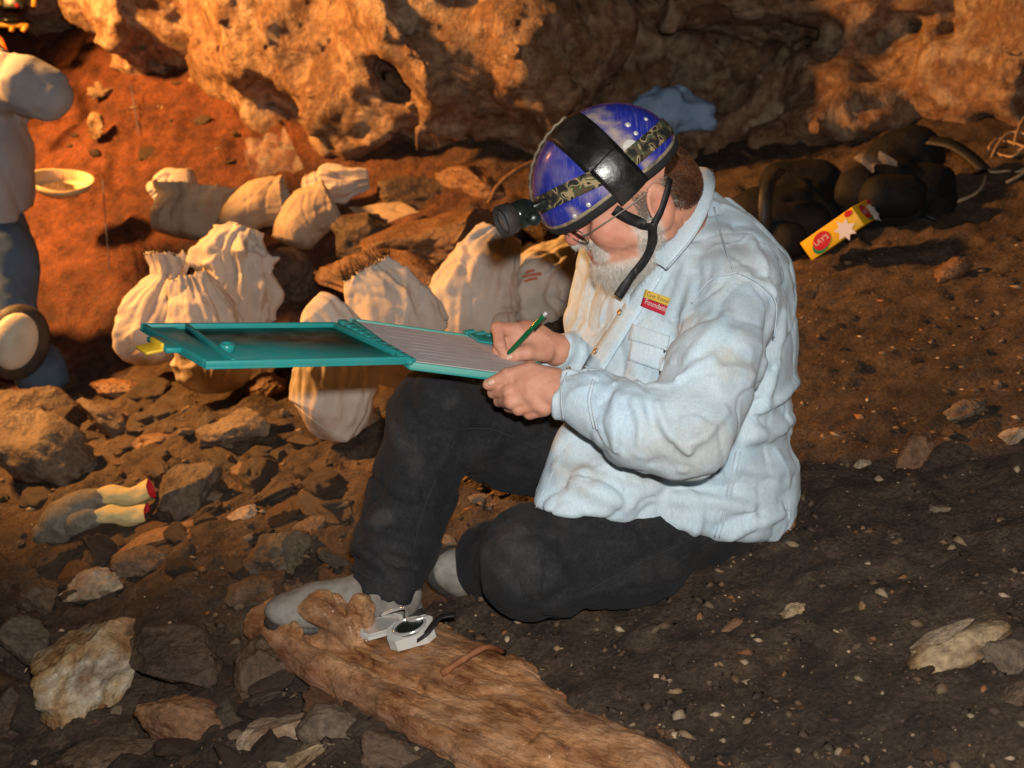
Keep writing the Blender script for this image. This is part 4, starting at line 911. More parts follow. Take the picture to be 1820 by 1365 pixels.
JF = [([(800, 850), (815, 800), (838, 780)], .010, -.012), ([(770, 840), (795, 800), (815, 765)], .012, .009), ([(745, 760), (790, 745), (850, 755)], .012, -.008), ([(615, 1000), (660, 990), (700, 1015), (752, 1005)], .010, -.010), ([(620, 975), (670, 965), (735, 985)], .011, .009), ([(640, 950), (690, 945), (750, 960)], .010, -.008),
      ([(868, 985), (905, 1015), (930, 1060)], .010, -.009), ([(890, 960), (935, 1000), (965, 1050)], .012, .007), ([(1010, 930), (1000, 980), (1030, 1030)], .010, -.009), ([(1085, 945), (1090, 990), (1130, 1010)], .010, -.009),
      ([(815, 770), (880, 768), (965, 800)], .010, -.006), ([(830, 800), (800, 790), (770, 800)], .012, -.010), ([(835, 825), (800, 812), (765, 826)], .012, .008), ([(700, 990), (730, 1000), (760, 985)], .012, -.009), ([(640, 985), (690, 1005), (740, 1010)], .012, .008), ([(640, 1010), (690, 1025), (745, 1030)], .010, -.008),
      ([(720, 700), (790, 720), (860, 720)], .016, -.006), ([(660, 870), (720, 900), (780, 910)], .014, -.005), ([(970, 1075), (1010, 1050), (1100, 1020), (1200, 965)], .010, -.012), ([(960, 1060), (985, 1078), (1000, 1092)], .008, -.008), ([(1000, 1070), (1040, 1055), (1090, 1050)], .010, .007),
      ([(880, 940), (930, 950), (980, 940)], .014, -.005), ([(1020, 940), (1060, 970), (1050, 1010)], .014, -.006), ([(1150, 960), (1180, 985), (1170, 1010)], .012, -.006), ([(855, 830), (900, 850), (940, 880)], .012, -.006)]
_jf = [(hits(jeans0, smoothpath(np.array(p, float), 12), 1.5, 3.4), w, h) for p, w, h in JF]
def jeans_f(P):
    d = jeans0(P); near = np.abs(d) < .05
    if near.any():
        Q = P[near]; wq = Q + .03*np.stack([noise3(Q*7+k, 610) for k in (0, 9, 21)], 1); n = -.005*fbm(Q*V3(9, 9, 7), 3, 601) - .0015*fbm(Q*26, 2, 605) + .009*(1-np.abs(noise3(wq*V3(9, 9, 10), 621)))**9 - .005*(1-np.abs(noise3(wq*V3(11, 11, 9)+4, 625)))**6 + .004*(1-np.abs(noise3(wq*24+2, 627)))**9
        for p, w, h in _jf: n -= 1.4*h*(np.exp(-(polyd(Q, p)/w)**2) if h > 0 else np.exp(-polyd(Q, p)/(.75*w)))
        d = d.copy(); d[near] += n
    return d
jv, jfc = mesh_sdf(jeans_f, V3(-.40, 1.70, -.30), V3(.72, 2.80, .52), .0056)
sj = np.zeros(len(jv))
for pxs, w, a in [([(900, 960), (920, 1000)], .05, 1.0), ([(700, 760), (715, 790)], .014, 1.2), ([(745, 830)], .02, .9), ([(660, 925), (690, 915)], .012, 1.4), ([(800, 720)], .015, .8), ([(690, 1000), (710, 1040)], .03, .7), ([(990, 945)], .03, .6)]:
    sj = np.maximum(sj, stain(jv, pxs, w, a, jeans0))
jcol = 1 + sj[:, None]*V3(1.6, 1.4, 1.1); jeans = add('jeans', jv, jfc, M['jeans'], person, col=jcol)
for s_ in ([(817, 762), (880, 765), (970, 806)], [(812, 775), (775, 850), (745, 930), (730, 1010)], [(1000, 1075), (1100, 1020), (1230, 958)], [(615, 1008), (680, 1035), (745, 1048)], [(1190, 1010), (1240, 975), (1290, 958)]):
    sub('seam', seam(jeans0, s_, .0010, 30, .0015), M['jeans_seam'], jeans)
def shoe(heel, toe, up, name_parent):
    """low suede trainer from heel to toe"""
    X = nrm(toe-heel); Z = nrm(up-X*(up@X)); Y = np.cross(Z, X); Ls = np.linalg.norm(toe-heel); B = np.stack([X, Y, Z])
    q = lambda a, b, c: heel + X*a*Ls + Y*b + Z*c
    up_ = union([ell(q(.78, 0, .035), (.085, .048, .036), B), ell(q(.2, 0, .055), (.07, .038, .058), B), cap(q(.25, 0, .06), q(.7, 0, .045), .042, .04)], .03)
    sole_ = union([ell(q(.76, 0, .012), (.095, .053, .02), B), ell(q(.22, 0, .012), (.08, .042, .02), B), cap(q(.2, 0, .012), q(.8, 0, .012), .02, .02)], .04)
    flat = half(q(0, 0, .0), -Z); c = q(.5, 0, .05)
    u2 = lambda P: smax(up_(P), half(q(0, 0, .016), -Z)(P), .004); s2 = lambda P: smax(smax(sole_(P), flat(P), .004), half(q(0, 0, .026), Z)(P), .004)
    v, f = mesh_sdf(u2, c-.22, c+.22, .006); sh = add('shoe', v, f, M['shoe'], name_parent)
    v, f = mesh_sdf(s2, c-.22, c+.22, .006); add('sole', v, f, M['rubber'], sh)
    for k in range(4):
        a_ = .42+.09*k; lace = [q(a_, s_*.03, .082-.012*k-.4*abs(s_)**2*.012) for s_ in np.linspace(-1, 1, 7)]; add('lace', *tube(lace, .0028, 6), M['hair_grey'], sh)
    return sh
shoe(pt(735, 1102, 2.37), pt(500, 1112, 2.36), V3(-.2, 0, 1), person)
shoe(pt(905, 1035, 2.60), pt(770, 1010, 2.42), V3(-.35, -.75, .55), person)
sub('sock', tube(smoothpath([pt(700, 1020, 2.38), pt(712, 1075, 2.385), pt(715, 1095, 2.385)], 8), .042, 14), M['shoe'], person)
# ------------------------------------------------------------------ caving helmet
def shellmat():
    m = mat('scratched_blue_shell', [(0.012, 0.02, 0.22), (0.02, 0.03, 0.3), (0.014, 0.022, 0.25)], 12, 0.32, 0.12, 90, 0.5, col='mul', coat=0.25, dist=0.002)
    nt = m.node_tree; N = nt.nodes; L = nt.links; b = N['Principled BSDF']; src = b.inputs['Base Color'].links[0].from_socket
    at = N.new('ShaderNodeAttribute'); at.attribute_name = 'Mud'; tc = N.new('ShaderNodeTexCoord')
    for sc, rot, thr in ((38, 0.4, 0.72), (46, 2.0, 0.74), (30, 1.2, 0.73)):      # hairline scratches
        mp = N.new('ShaderNodeMapping'); mp.inputs['Rotation'].default_value = (rot, rot*0.7, rot*1.3); mp.inputs['Scale'].default_value = (9, 0.35, 1); L.new(tc.outputs['Object'], mp.inputs[0])
        n = N.new('ShaderNodeTexNoise'); n.inputs['Scale'].default_value = sc; n.inputs['Detail'].default_value = 3; L.new(mp.outputs[0], n.inputs[0])
        r = N.new('ShaderNodeValToRGB'); r.color_ramp.elements[0].position = thr-0.12; r.color_ramp.elements[1].position = thr; L.new(n.outputs['Fac'], r.inputs[0])
        mu = N.new('ShaderNodeMath'); mu.operation = 'MULTIPLY'; mu.inputs[1].default_value = 0.3; L.new(r.outputs[0], mu.inputs[0])
        x = N.new('ShaderNodeMix'); x.data_type = 'RGBA'; L.new(mu.outputs[0], x.inputs[0]); L.new(src, x.inputs[6]); x.inputs[7].default_value = (0.3, 0.3, 0.38, 1); src = x.outputs[2]
    x = N.new('ShaderNodeMix'); x.data_type = 'RGBA'; L.new(at.outputs['Fac'], x.inputs[0]); L.new(src, x.inputs[6]); x.inputs[7].default_value = (0.4, 0.31, 0.23, 1); L.new(x.outputs[2], b.inputs['Base Color'])
    mr = N.new('ShaderNodeMapRange'); L.new(at.outputs['Fac'], mr.inputs[0]); mr.inputs[3].default_value = 0.3; mr.inputs[4].default_value = 0.9; L.new(mr.outputs[0], b.inputs['Roughness'])
    return m
M['shell'] = shellmat()
M['tape'] = mat('black_tape', [(0.006, 0.006, 0.006), (0.012, 0.012, 0.012)], 20, 0.32, 0.25, 45, 0.5, dirt=(0.12, 0.1, 0.08), dirt_scale=14, dirt_amt=0.25, dist=0.004)
M['foam'] = mat('black_foam', [(0.01, 0.01, 0.01), (0.02, 0.02, 0.019)], 50, 0.8, 0.2, 200)
M['piping'] = mat('worn_trim', [(0.16, 0.11, 0.06), (0.3, 0.24, 0.16), (0.08, 0.07, 0.06)], 30, 0.5, 0.2, 100)
M['chrome'] = mat('rivet_metal', [(0.6, 0.58, 0.54), (0.7, 0.68, 0.64)], 30, 0.25, 0, metal=0.3, rough_var=0)
M['sticker'] = mat('worn_sticker', [(0.6, 0.58, 0.54), (0.45, 0.42, 0.37)], 40, 0.6, 0.1, 100)
M['lamp_black'] = mat('lamp_plastic', [(0.008, 0.011, 0.009), (0.013, 0.017, 0.014)], 20, 0.3, 0.05, 80, 0.5)
M['cable'] = mat('cable', [(0.05, 0.04, 0.03), (0.2, 0.14, 0.08)], 40, 0.5)
def camo():
    m = mat('camouflage_webbing', [(0.02, 0.02, 0.015), (0.03, 0.028, 0.02)], 30, 0.85, 0.3, 300, dist=0.002); nt = m.node_tree; N = nt.nodes; L = nt.links; b = N['Principled BSDF']
    tc = N.new('ShaderNodeTexCoord'); n = N.new('ShaderNodeTexNoise'); n.inputs['Scale'].default_value = 52; n.inputs['Detail'].default_value = 1.2; n.inputs['Distortion'].default_value = 0.8; L.new(tc.outputs['Object'], n.inputs[0])
    r = N.new('ShaderNodeValToRGB'); r.color_ramp.interpolation = 'CONSTANT'; e = r.color_ramp.elements; e[0].position = 0; e[0].color = (0.012, 0.012, 0.01, 1); e[1].position = 0.42; e[1].color = (0.075, 0.05, 0.025, 1)
    for p, c in ((0.49, (0.05, 0.075, 0.03, 1)), (0.55, (0.3, 0.22, 0.11, 1)), (0.63, (0.015, 0.015, 0.012, 1))): x = e.new(p); x.color = c
    L.new(n.outputs['Fac'], r.inputs[0]); L.new(r.outputs[0], b.inputs['Base Color']); return m
M['camo'] = camo()
KP = math.radians(34); KY = HY
KF = V3(-math.cos(KP)*math.cos(KY), -math.cos(KP)*math.sin(KY), -math.sin(KP)); KL = HLv; KU = np.cross(KF, KL); KM = np.stack([KF, KL, KU])
KC = pt(1078, 313, 2.19); KR = np.array([.142, .118, .127])*.965
helmet = thing('caving_helmet', 'scuffed blue caving helmet with black tape and camouflage lamp strap on the writer', 'helmet', KC-V3(0, 0, .12))
def rim_u(a):            # rim height in helmet axes for azimuth a (0 = front, pi/2 = his left)
    c = math.cos(a); s = abs(math.sin(a)); return -.020*max(c, 0)**1.5 + .010 - .014*max(0, -c)
def shell_pt(a, t, k=1.0):
    """t 0 crown .. 1 rim"""
    ru = rim_u(a)/KR[2]; phi1 = math.acos(max(-1, min(1, ru))); phi = phi1*t
    v = np.array([math.sin(phi)*math.cos(a), math.sin(phi)*math.sin(a), math.cos(phi)])*KR*k; return KC + v@KM
NA, NT = 96, 40
Gv = np.array([[shell_pt(2*math.pi*i/NA, j/NT) for j in range(1, NT+1)] for i in range(NA)]); Gi = np.array([[shell_pt(2*math.pi*i/NA, j/NT, .965) for j in range(1, NT+1)] for i in range(NA)])
V = [KC + V3(0, 0, KR[2])@KM, KC + V3(0, 0, KR[2]*.965)@KM]; F = []; b0 = 2; b1 = 2+NA*NT
V = np.concatenate([np.array(V), Gv.reshape(-1, 3), Gi.reshape(-1, 3)])
for i in range(NA):
    i2 = (i+1) % NA; F.append((0, b0+i*NT, b0+i2*NT)); F.append((1, b1+i2*NT, b1+i*NT))
    for j in range(NT-1): F.append((b0+i*NT+j, b0+i*NT+j+1, b0+i2*NT+j+1, b0+i2*NT+j)); F.append((b1+i*NT+j, b1+i2*NT+j, b1+i2*NT+j+1, b1+i*NT+j+1))
    F.append((b0+i*NT+NT-1, b1+i*NT+NT-1, b1+i2*NT+NT-1, b0+i2*NT+NT-1))
shell = add('shell', V, F, M['shell'], helmet, col=np.ones((len(V), 3)))
kel = ell(KC, KR, KM)
mud = np.zeros(len(V))
for pxs, w, a in [([(1045, 205), (1085, 225), (1105, 250)], .016, .85), ([(1060, 195), (1080, 210)], .01, .6), ([(1152, 290), (1158, 305)], .012, .8), ([(1018, 378), (1028, 388)], .008, .9), ([(1050, 285), (1060, 300), (1068, 318)], .010, .6),
                  ([(1065, 240), (1090, 245)], .02, .5), ([(1075, 330), (1095, 345), (1108, 358)], .012, .45), ([(985, 290), (1000, 310)], .02, .2), ([(1040, 352), (1080, 330)], .01, .3), ([(965, 300), (955, 330)], .01, .3)]:
    Hh = hits(kel, np.array(pxs, float), 1.5, 3.2); d = polyd(V, Hh) + .7*w*fbm(V*70, 3, 711); mud = np.maximum(mud, a*np.exp(-(d/w)**2))
at = shell.data.attributes.new('Mud', 'FLOAT', 'POINT'); at.data.foreach_set('value', np.clip(mud, 0, 1).astype(np.float32))
rimp = np.array([shell_pt(2*math.pi*i/NA, 1.0, .985) for i in range(NA)])
sub('rim_trim', tube(rimp, .0042, 8, closed=True), M['piping'], helmet)
fo = np.array([shell_pt(2*math.pi*i/NA, 1.0, .945)-KU*.009 for i in range(NA)]); sub('foam_band', tube(fo, .0105, 10, closed=True), M['foam'], helmet)
# bands laid round the shell along great arcs
def unit_k(p): q = (p-KC)@KM.T/KR; return q/np.linalg.norm(q)
def arc(p0, p1, t0, t1, n, off):
    a, b = unit_k(p0), unit_k(p1); w = math.acos(np.clip(a@b, -1, 1)); P = []; Nn = []
    for t in np.linspace(t0, t1, n):
        u = (math.sin((1-t)*w)*a + math.sin(t*w)*b)/math.sin(w); x = KC + (u*KR)@KM; nn = nrm((u/KR)@KM); P.append(x+nn*off); Nn.append(nn)
    return np.array(P), np.array(Nn)
def hk(px, py): return hits(kel, [(px, py)], 1.5, 3.2)[0]
def band(p0, p1, t0, t1, w, off, th, m, name, n=30):
    P, Nn = arc(hk(*p0), hk(*p1), t0, t1, n, off); T = np.gradient(P, axis=0); T /= np.linalg.norm(T, axis=1)[:, None]; S = np.cross(T, Nn)
    rows = []
    for i in range(len(P)):
        row = []
        for s in np.linspace(-.5, .5, 9):
            x = P[i]+S[i]*w*s; u = unit_k(x); row.append(KC + (u*KR)@KM + nrm((u/KR)@KM)*off)
        rows.append(row)
    G = np.array(rows); Nall = np.array([[nrm(((unit_k(x))/KR)@KM) for x in row] for row in G]); return sub(name, sheet(G, th, Nall), m, helmet)
band((1010, 228), (1075, 288), -.9, 1.15, .074, .0008, .0012, M['tape'], 'tape_strip')
band((1075, 285), (1138, 352), -.05, .84, .066, .0024, .0014, M['tape'], 'tape_strip')
band((985, 352), (1070, 312), -.55, 1.0, .030, .0012, .0022, M['camo'], 'lamp_strap')
band((1110, 290), (1160, 248), 0.15, 2.6, .032, .0012, .0022, M['camo'], 'lamp_strap')
band((1110, 222), (1130, 238), .0, .05, .001, .0, .0005, M['camo'], 'thread')
for px, py, r_ in ((1116, 222, .0052), (1130, 237, .0045), (1046, 364, .0045), (1021, 384, .0045), (1148, 212, .004), (1107, 357, .004), (1092, 264, .003)):
    h_ = hk(px, py); n_ = nrm((unit_k(h_)/KR)@KM); sub('rivet', lathe(h_, n_, [(0, r_), (.0012, r_), (.0022, r_*.7), (.0026, r_*.2)], 14), M['chrome'], helmet)
h_ = hk(1121, 262); n_ = nrm((unit_k(h_)/KR)@KM); sub('sticker', lathe(h_-n_*.0005, n_, [(0, .0145), (.0012, .0145), (.0016, .012), (.0017, .002)], 24), M['sticker'], helmet)
# headlamp on the front
lampc = pt(932, 378, 2.14); ax = nrm(pt(880, 394, 2.10)-pt(925, 376, 2.12)); side = nrm(np.cross(ax, V3(0, 0, 1))); upv = np.cross(side, ax)
lamp = sub('headlamp', lathe(lampc, ax, [(-.018, .006), (-.016, .018), (-.006, .0245), (.006, .026), (.018, .0245), (.026, .021)], 28), M['lamp_black'], helmet)
sub('bezel', lathe(lampc, ax, [(.024, .022), (.026, .0275), (.047, .0285), (.049, .027), (.049, .023), (.043, .021)], 32), M['rubber'], lamp)
M['lens'] = mat('lamp_lens', [(0.25, 0.27, 0.27), (0.32, 0.33, 0.33)], 20, 0.08, 0, metal=0.6, rough_var=0)
sub('lens', lathe(lampc, ax, [(.040, .0225), (.043, .021), (.045, .012), (.0455, .001)], 24), M['lens'], lamp)
sub('knob', lathe(lampc-side*0+V3(.016, -.026, -.004), V3(.1, -1, .1), [(-.006, .011), (.002, .0125), (.008, .011), (.011, .005)], 20), M['lamp_black'], lamp)
sub('bracket', box(pt(950, 368, 2.14), nrm(pt(985, 352, 2.2)-pt(932, 378, 2.2)), V3(0, -1, 0), nrm(np.cross(nrm(pt(985, 352, 2.2)-pt(932, 378, 2.2)), V3(0, -1, 0))), .05, .03, .016, .003), M['lamp_black'], lamp)
# cable round the brow, rear clip
cabp = np.array([KC + (np.array([math.cos(a)*math.sin(b_), -.25+0*a, math.cos(b_)*1.0])*np.array([1.0, 1.0, 1.0])/np.linalg.norm([math.cos(a)*math.sin(b_), -.25, math.cos(b_)])*KR*1.03)@KM for a, b_ in [(0, x) for x in np.linspace(.0, 1.75, 40)]])
sub('cable', tube(cabp + .0015*np.sin(np.arange(40)*1.9)[:, None]*KU, .0032, 8), M['cable'], helmet)
sub('rear_clip', box(pt(1197, 265, 2.2), nrm(pt(1225, 272, 2.2)-pt(1180, 258, 2.2)), V3(0, -1, 0), V3(0, 0, 1), .05, .02, .013, .003), M['lamp_black'], helmet)
# chin straps on the face side
def headstrap(pxd, w, name='chin_strap', th=.0022, nrmv=V3(.05, -.95, .3)):
    P = smoothpath(np.array([pt(*p) for p in pxd]), 20); return sub(name, ribbon(P, nrm(nrmv), w, th), M['black_strap'], helmet)
face_off = lambda P: head_f(P)-.011
def facestrap(pxs, w, tail=()):
    P = hits(face_off, smoothpath(np.array(pxs, float), 18), 1.5, 3); N_ = sdf_normal(face_off, P, .012)
    if len(tail):
        dl = P[-1][1]*CP+(CAMZ-P[-1][2])*SP; T_ = smoothpath([pt(px, py, dl+dd) for px, py, dd in tail], 8); P = np.vstack([P, T_]); N_ = np.vstack([N_, np.tile(nrm(V3(.1, -.95, .3)), (len(T_), 1))])
    P = smoothpath(P[::2], 24); N_ = np.array([nrm(N_[min(len(N_)-1, int(round(k*(len(N_)-1)/23)))]) for k in range(24)]); return sub('chin_strap', ribbon(P, N_, w, .0022), M['black_strap'], helmet)
facestrap([(1092, 372), (1115, 386), (1140, 397), (1156, 404)], .019)
facestrap([(1190, 318), (1184, 345), (1174, 375), (1160, 402)], .012)
facestrap([(1160, 396), (1160, 425), (1152, 450), (1138, 472), (1122, 490)], .017, ((1108, 512, .0), (1096, 530, .0)))

# ------------------------------------------------------------------ spectacles
M['wire'] = mat('steel_wire', [(0.14, 0.12, 0.09), (0.22, 0.19, 0.15)], 40, 0.45, 0, metal=0.5, rough_var=0)
M['glass'] = mat('spectacle_glass', [(0.9, 0.9, 0.9), (0.9, 0.9, 0.9)], 5, 0.03, 0, rough_var=0)
M['glass'].node_tree.nodes['Principled BSDF'].inputs['Transmission Weight'].default_value = 1.0; M['glass'].node_tree.nodes['Principled BSDF'].inputs['IOR'].default_value = 1.02
glasses = thing('eyeglasses', 'thin wire spectacles low on the writer\'s nose', 'glasses', H(.12, 0, -.01))
def lensring(s):
    c = H(.131, s*.036, .002); a = np.linspace(0, 2*math.pi, 33)[:-1]
    return np.array([c + HS*(HLv*.026*math.cos(x) + (HUv*.95+HFv*.3)*.019*math.sin(x) - HFv*.010*s*math.cos(x)) for x in a]), c
for s in (1, -1):
    P, c = lensring(s); sub('lens_rim', tube(P, .0012, 8, closed=True), M['wire'], glasses)
    sub('lens', (np.vstack([P, [c], P+HFv*.0012, [c+HFv*.0012]]), [(i, (i+1) % 32, 32) for i in range(32)] + [(33+(i+1) % 32, 33+i, 65) for i in range(32)]+[(i, 33+i, 33+(i+1) % 32, (i+1) % 32) for i in range(32)]), M['glass'], glasses)
    tp = smoothpath([H(.126, s*.064, .006), H(.10, s*.076, .012), H(.04, s*.083, .022), H(.0, s*.085, .028), H(-.02, s*.086, .012)], 20); sub('temple_arm', tube(tp, .0013, 8), M['wire'], glasses)
sub('bridge', tube(smoothpath([H(.132, .011, .008), H(.137, 0, .014), H(.132, -.011, .008)], 9), .0011, 8), M['wire'], glasses)

# ------------------------------------------------------------------ storage clipboard, opened flat on the knee
M['teal'] = mat('teal_plastic', [(0.022, 0.30, 0.29), (0.03, 0.36, 0.34)], 8, 0.4, 0.08, 60, 0.45, dirt=(0.16, 0.3, 0.27), dirt_scale=20, dirt_amt=0.3, trans=0.25)
M['teal_dark'] = mat('teal_inner', [(0.018, 0.15, 0.14), (0.028, 0.2, 0.185)], 10, 0.45, 0.1, 60, 0.4, dirt=(0.08, 0.16, 0.15), dirt_scale=30, dirt_amt=0.4)
M['teal_pale'] = mat('teal_lip', [(0.12, 0.42, 0.36), (0.16, 0.47, 0.4)], 8, 0.4, 0.08, 60, trans=0.2)
M['yellow_clip'] = mat('yellow_latch', [(0.7, 0.42, 0.02), (0.75, 0.48, 0.03)], 20, 0.35, 0)
M['paper'] = mat('note_paper', [(0.44, 0.38, 0.38), (0.5, 0.44, 0.43)], 30, 0.9, 0.05, 200)
M['pencil_mark'] = mat('pencil_mark', [(0.33, 0.29, 0.3), (0.37, 0.33, 0.33)], 30, 0.9)
def frame4(fl, fr, nr, nl):
    fl, fr, nr, nl = [pt(*p) for p in (fl, fr, nr, nl)]; X = nrm((fr-fl)+(nr-nl)); Y = ((fl-nl)+(fr-nr)); Y = nrm(Y); Z = nrm(np.cross(X, Y)); c = (fl+fr+nr+nl)/4
    return c, X, Y, Z, (np.linalg.norm(fr-fl)+np.linalg.norm(nr-nl))/2, (np.linalg.norm(fl-nl)+np.linalg.norm(fr-nr))/2
board = thing('storage_clipboard', 'open teal plastic storage clipboard resting on the raised knee', 'clipboard', pt(735, 665, 2.15))
TRAY = frame4((612, 571, 2.28), (900, 606, 2.39), (1008, 688, 2.215), (738, 648, 2.10)); LID = frame4((243, 580, 2.10), (600, 577, 2.28), (726, 640, 2.10), (372, 648, 1.93))
def tray(fr, name, inner, lipm):
    c, X, Y, Z, L_, W_ = fr; t = .004; lip = .012
    p = sub(name, box(c-Z*.006, X, Y, Z, L_, W_, t, .001), M['teal'], board); sub('panel', box(c-Z*.0033, X, Y, Z, L_-.02, W_-.02, .0014), M[inner], p)
    for s in (-1, 1):
        sub('side_lip', box(c+Y*s*(W_/2-.004), X, Y, Z, L_, .008, lip, .0025), M[lipm], p); sub('end_lip', box(c+X*s*(L_/2-.004), X, Y, Z, .008, W_-.0164, lip, .002), M['teal'], p)
    return p, (c, X, Y, Z, L_, W_)
tp_, (c, X, Y, Z, L_, W_) = tray(TRAY, 'tray', 'teal_dark', 'teal_pale')
sub('clip_plate', box(c+X*(L_/2-.05)+Y*(W_/2-.03)+Z*.009, X, Y, Z, .06, .05, .004, .001), M['teal'], tp_)
for k in range(3): sub('clip_tooth', box(c+X*(L_/2-.075+.022*k)+Y*(W_/2-.008)+Z*.013, nrm(X+.35*Z), Y, np.cross(nrm(X+.35*Z), Y), .02, .012, .005, .001), M['teal'], tp_)
pc = c-X*.012-Z*.0005
paper = add('paper_sheet', *box(pc+Z*.0035, X, Y, Z, L_-.045, W_-.03, .003), M['paper'], smooth=False); tag(paper, 'off-white note sheets lying in the clipboard tray', 'paper')
for k in range(9):
    y_ = -.09+.02*k; sub('written_line', box(pc+Z*.0053+Y*y_+X*(-.02+.01*(k % 3)), X, Y, Z, L_-.12-.03*(k % 2), .0011, .0004), M['pencil_mark'], paper)
lp_, (c, X, Y, Z, L_, W_) = tray(LID, 'lid', 'teal_dark', 'teal')
sub('divider_bar', box(c-X*(L_/2-.062)+Z*.002, nrm(X-.12*Y), nrm(Y+.12*X), Z, .007, W_-.02, .010, .002), M['teal'], lp_)
sub('end_pocket', box(c-X*(L_/2-.03)-Z*.0015, X, Y, Z, .05, W_-.02, .004, .001), M['teal'], lp_)
sub('knob', lathe(c-X*(L_/2-.075)-Y*.035-Z*.003, Z, [(0, .013), (.012, .013), (.0135, .011), (.0135, .009), (.008, .008)], 24), M['teal'], lp_)
sub('catch', box(c-X*(L_/2+.012)-Y*.0, X, Y, Z, .026, .075, .010, .003), M['teal'], lp_)
lt = sub('latch', box(c-X*(L_/2+.035)-Y*.006-Z*.004, nrm(X+.2*Z), Y, np.cross(nrm(X+.2*Z), Y), .034, .042, .006, .002), M['yellow_clip'], lp_)
sub('latch_rib', box(c-X*(L_/2+.026)-Y*.006+Z*.004, X, Y, Z, .006, .042, .012, .002), M['yellow_clip'], lt)
ha, hb_ = pt(606, 573, 2.28), pt(732, 645, 2.10); hx = nrm(hb_-ha); Lh = np.linalg.norm(hb_-ha); hz = nrm(TRAY[3]); hy = np.cross(hz, hx)
hg = sub('hinge', tube([ha, hb_], .0045, 10), M['teal'], board)
for k in range(11): sub('knuckle', box(ha+hx*Lh*(k+.5)/11+hz*.002, hx, hy, hz, Lh/11-.003, .019, .010, .002), M['teal'], hg)

# ------------------------------------------------------------------ pen
M['green_pen'] = mat('green_barrel', [(0.004, 0.09, 0.03), (0.006, 0.12, 0.045)], 20, 0.2, 0, coat=0.3); M['pen_black'] = mat('pen_tip', [(0.012, 0.01, 0.008), (0.03, 0.02, 0.012)], 20, 0.3, 0)
p0, p1 = pt(888, 646, 2.278), pt(971, 556, 2.215); ax = nrm(p1-p0); Lp = np.linalg.norm(p1-p0)
pen = thing('pen', 'dark green pen held in the writing hand', 'pen', p0)
sub('barrel', lathe(p0, ax, [(.014, .0040), (.016, .0047), (Lp*.93, .0047), (Lp*.95, .0038)], 14), M['green_pen'], pen)
sub('tip', lathe(p0, ax, [(0, .0006), (.004, .0018), (.016, .0040)], 12), M['pen_black'], pen)
sub('end_cap', lathe(p0, ax, [(Lp*.94, .0036), (Lp, .0034), (Lp+.001, .002)], 12), M['white_thread'], pen)
sub('pocket_clip', box(p0+ax*Lp*.82+nrm(np.cross(ax, V3(0, -1, 0)))*.0065, ax, V3(0, -1, 0), nrm(np.cross(ax, V3(0, -1, 0))), .034, .003, .0016), M['pen_black'], pen)
# ------------------------------------------------------------------ weathered bone slab in the foreground
M['bone'] = mat('rust_bone', [(0.19, 0.068, 0.026), (0.45, 0.205, 0.08), (0.54, 0.29, 0.145), (0.32, 0.13, 0.048)], 22, 0.36, 1.0, 110, 0.5, stretch=(.34, 1, 1), dirt=(0.06, 0.022, 0.014), dirt_scale=16, dirt_amt=0.85, bump2=(45, 0.9, 0.012), rough_var=0.28, coat=0.3, col='mul')
GN = nrm(V3(-0.25, -0.03, 1)); GXv = nrm(gpt(1000, 1330)-gpt(480, 1120)); GXv = nrm(GXv-GN*(GXv@GN)); GYv = np.cross(GN, GXv); SB = np.stack([GXv, GYv, GN]); SO = gpt(700, 1210)
def L3(px, py, lift=0.0): q = (gpt(px, py)-SO)@SB.T; return q + V3(0, 0, lift)
def flatc(pts, rs, fl):
    S = V3(1, 1, fl); fs = chain([p*S for p in pts], rs); g = union(fs, .02); return lambda Q: g(Q*S)/fl**.5
ridge = flatc([L3(472, 1135, .045), L3(520, 1175, .045), L3(600, 1225, .04), L3(720, 1292, .035), L3(860, 1366, .03), L3(1000, 1440, .03)], [.034, .036, .034, .03, .028, .026], 1.0)
crest = flatc([L3(500, 1122, .055), L3(580, 1170, .06), L3(680, 1225, .055), L3(800, 1290, .045)], [.022, .022, .02, .018], 1.2)
plate = flatc([L3(650, 1150, .03), L3(720, 1180, .035), L3(815, 1235, .035), L3(915, 1305, .03), L3(1040, 1365, .025), L3(1180, 1425, .02)], [.062, .078, .085, .08, .068, .055], 2.6)
midp = flatc([L3(600, 1165, .035), L3(720, 1240, .03), L3(850, 1310, .028), L3(980, 1375, .025)], [.05, .06, .065, .06], 1.8)
lump = union([sph(L3(575, 1158, .075), .044), sph(L3(608, 1160, .095), .040), sph(L3(555, 1160, .05), .036), cap(L3(645, 1180, .05), L3(676, 1172, .115), .028, .026), cap(L3(600, 1160, .10), L3(655, 1170, .09), .022, .018), sph(L3(635, 1180, .05), .044), sph(L3(592, 1175, .05), .05)], .02)
edge = union([cap(L3(925, 1205, .02), L3(940, 1220, .03), .018), cap(L3(950, 1250, .025), L3(990, 1285, .03), .02), cap(L3(1040, 1320, .02), L3(1180, 1395, .03), .03)], .02)
groove = union(chain([L3(545, 1150, .085), L3(585, 1190, .075), L3(670, 1228, .065), L3(770, 1280, .055)], [.016, .02, .016, .008]), .01)
hol = [cap(L3(632, 1150, .17), L3(632, 1162, .07), .007), cap(L3(662, 1185, .14), L3(660, 1190, .03), .0095)]
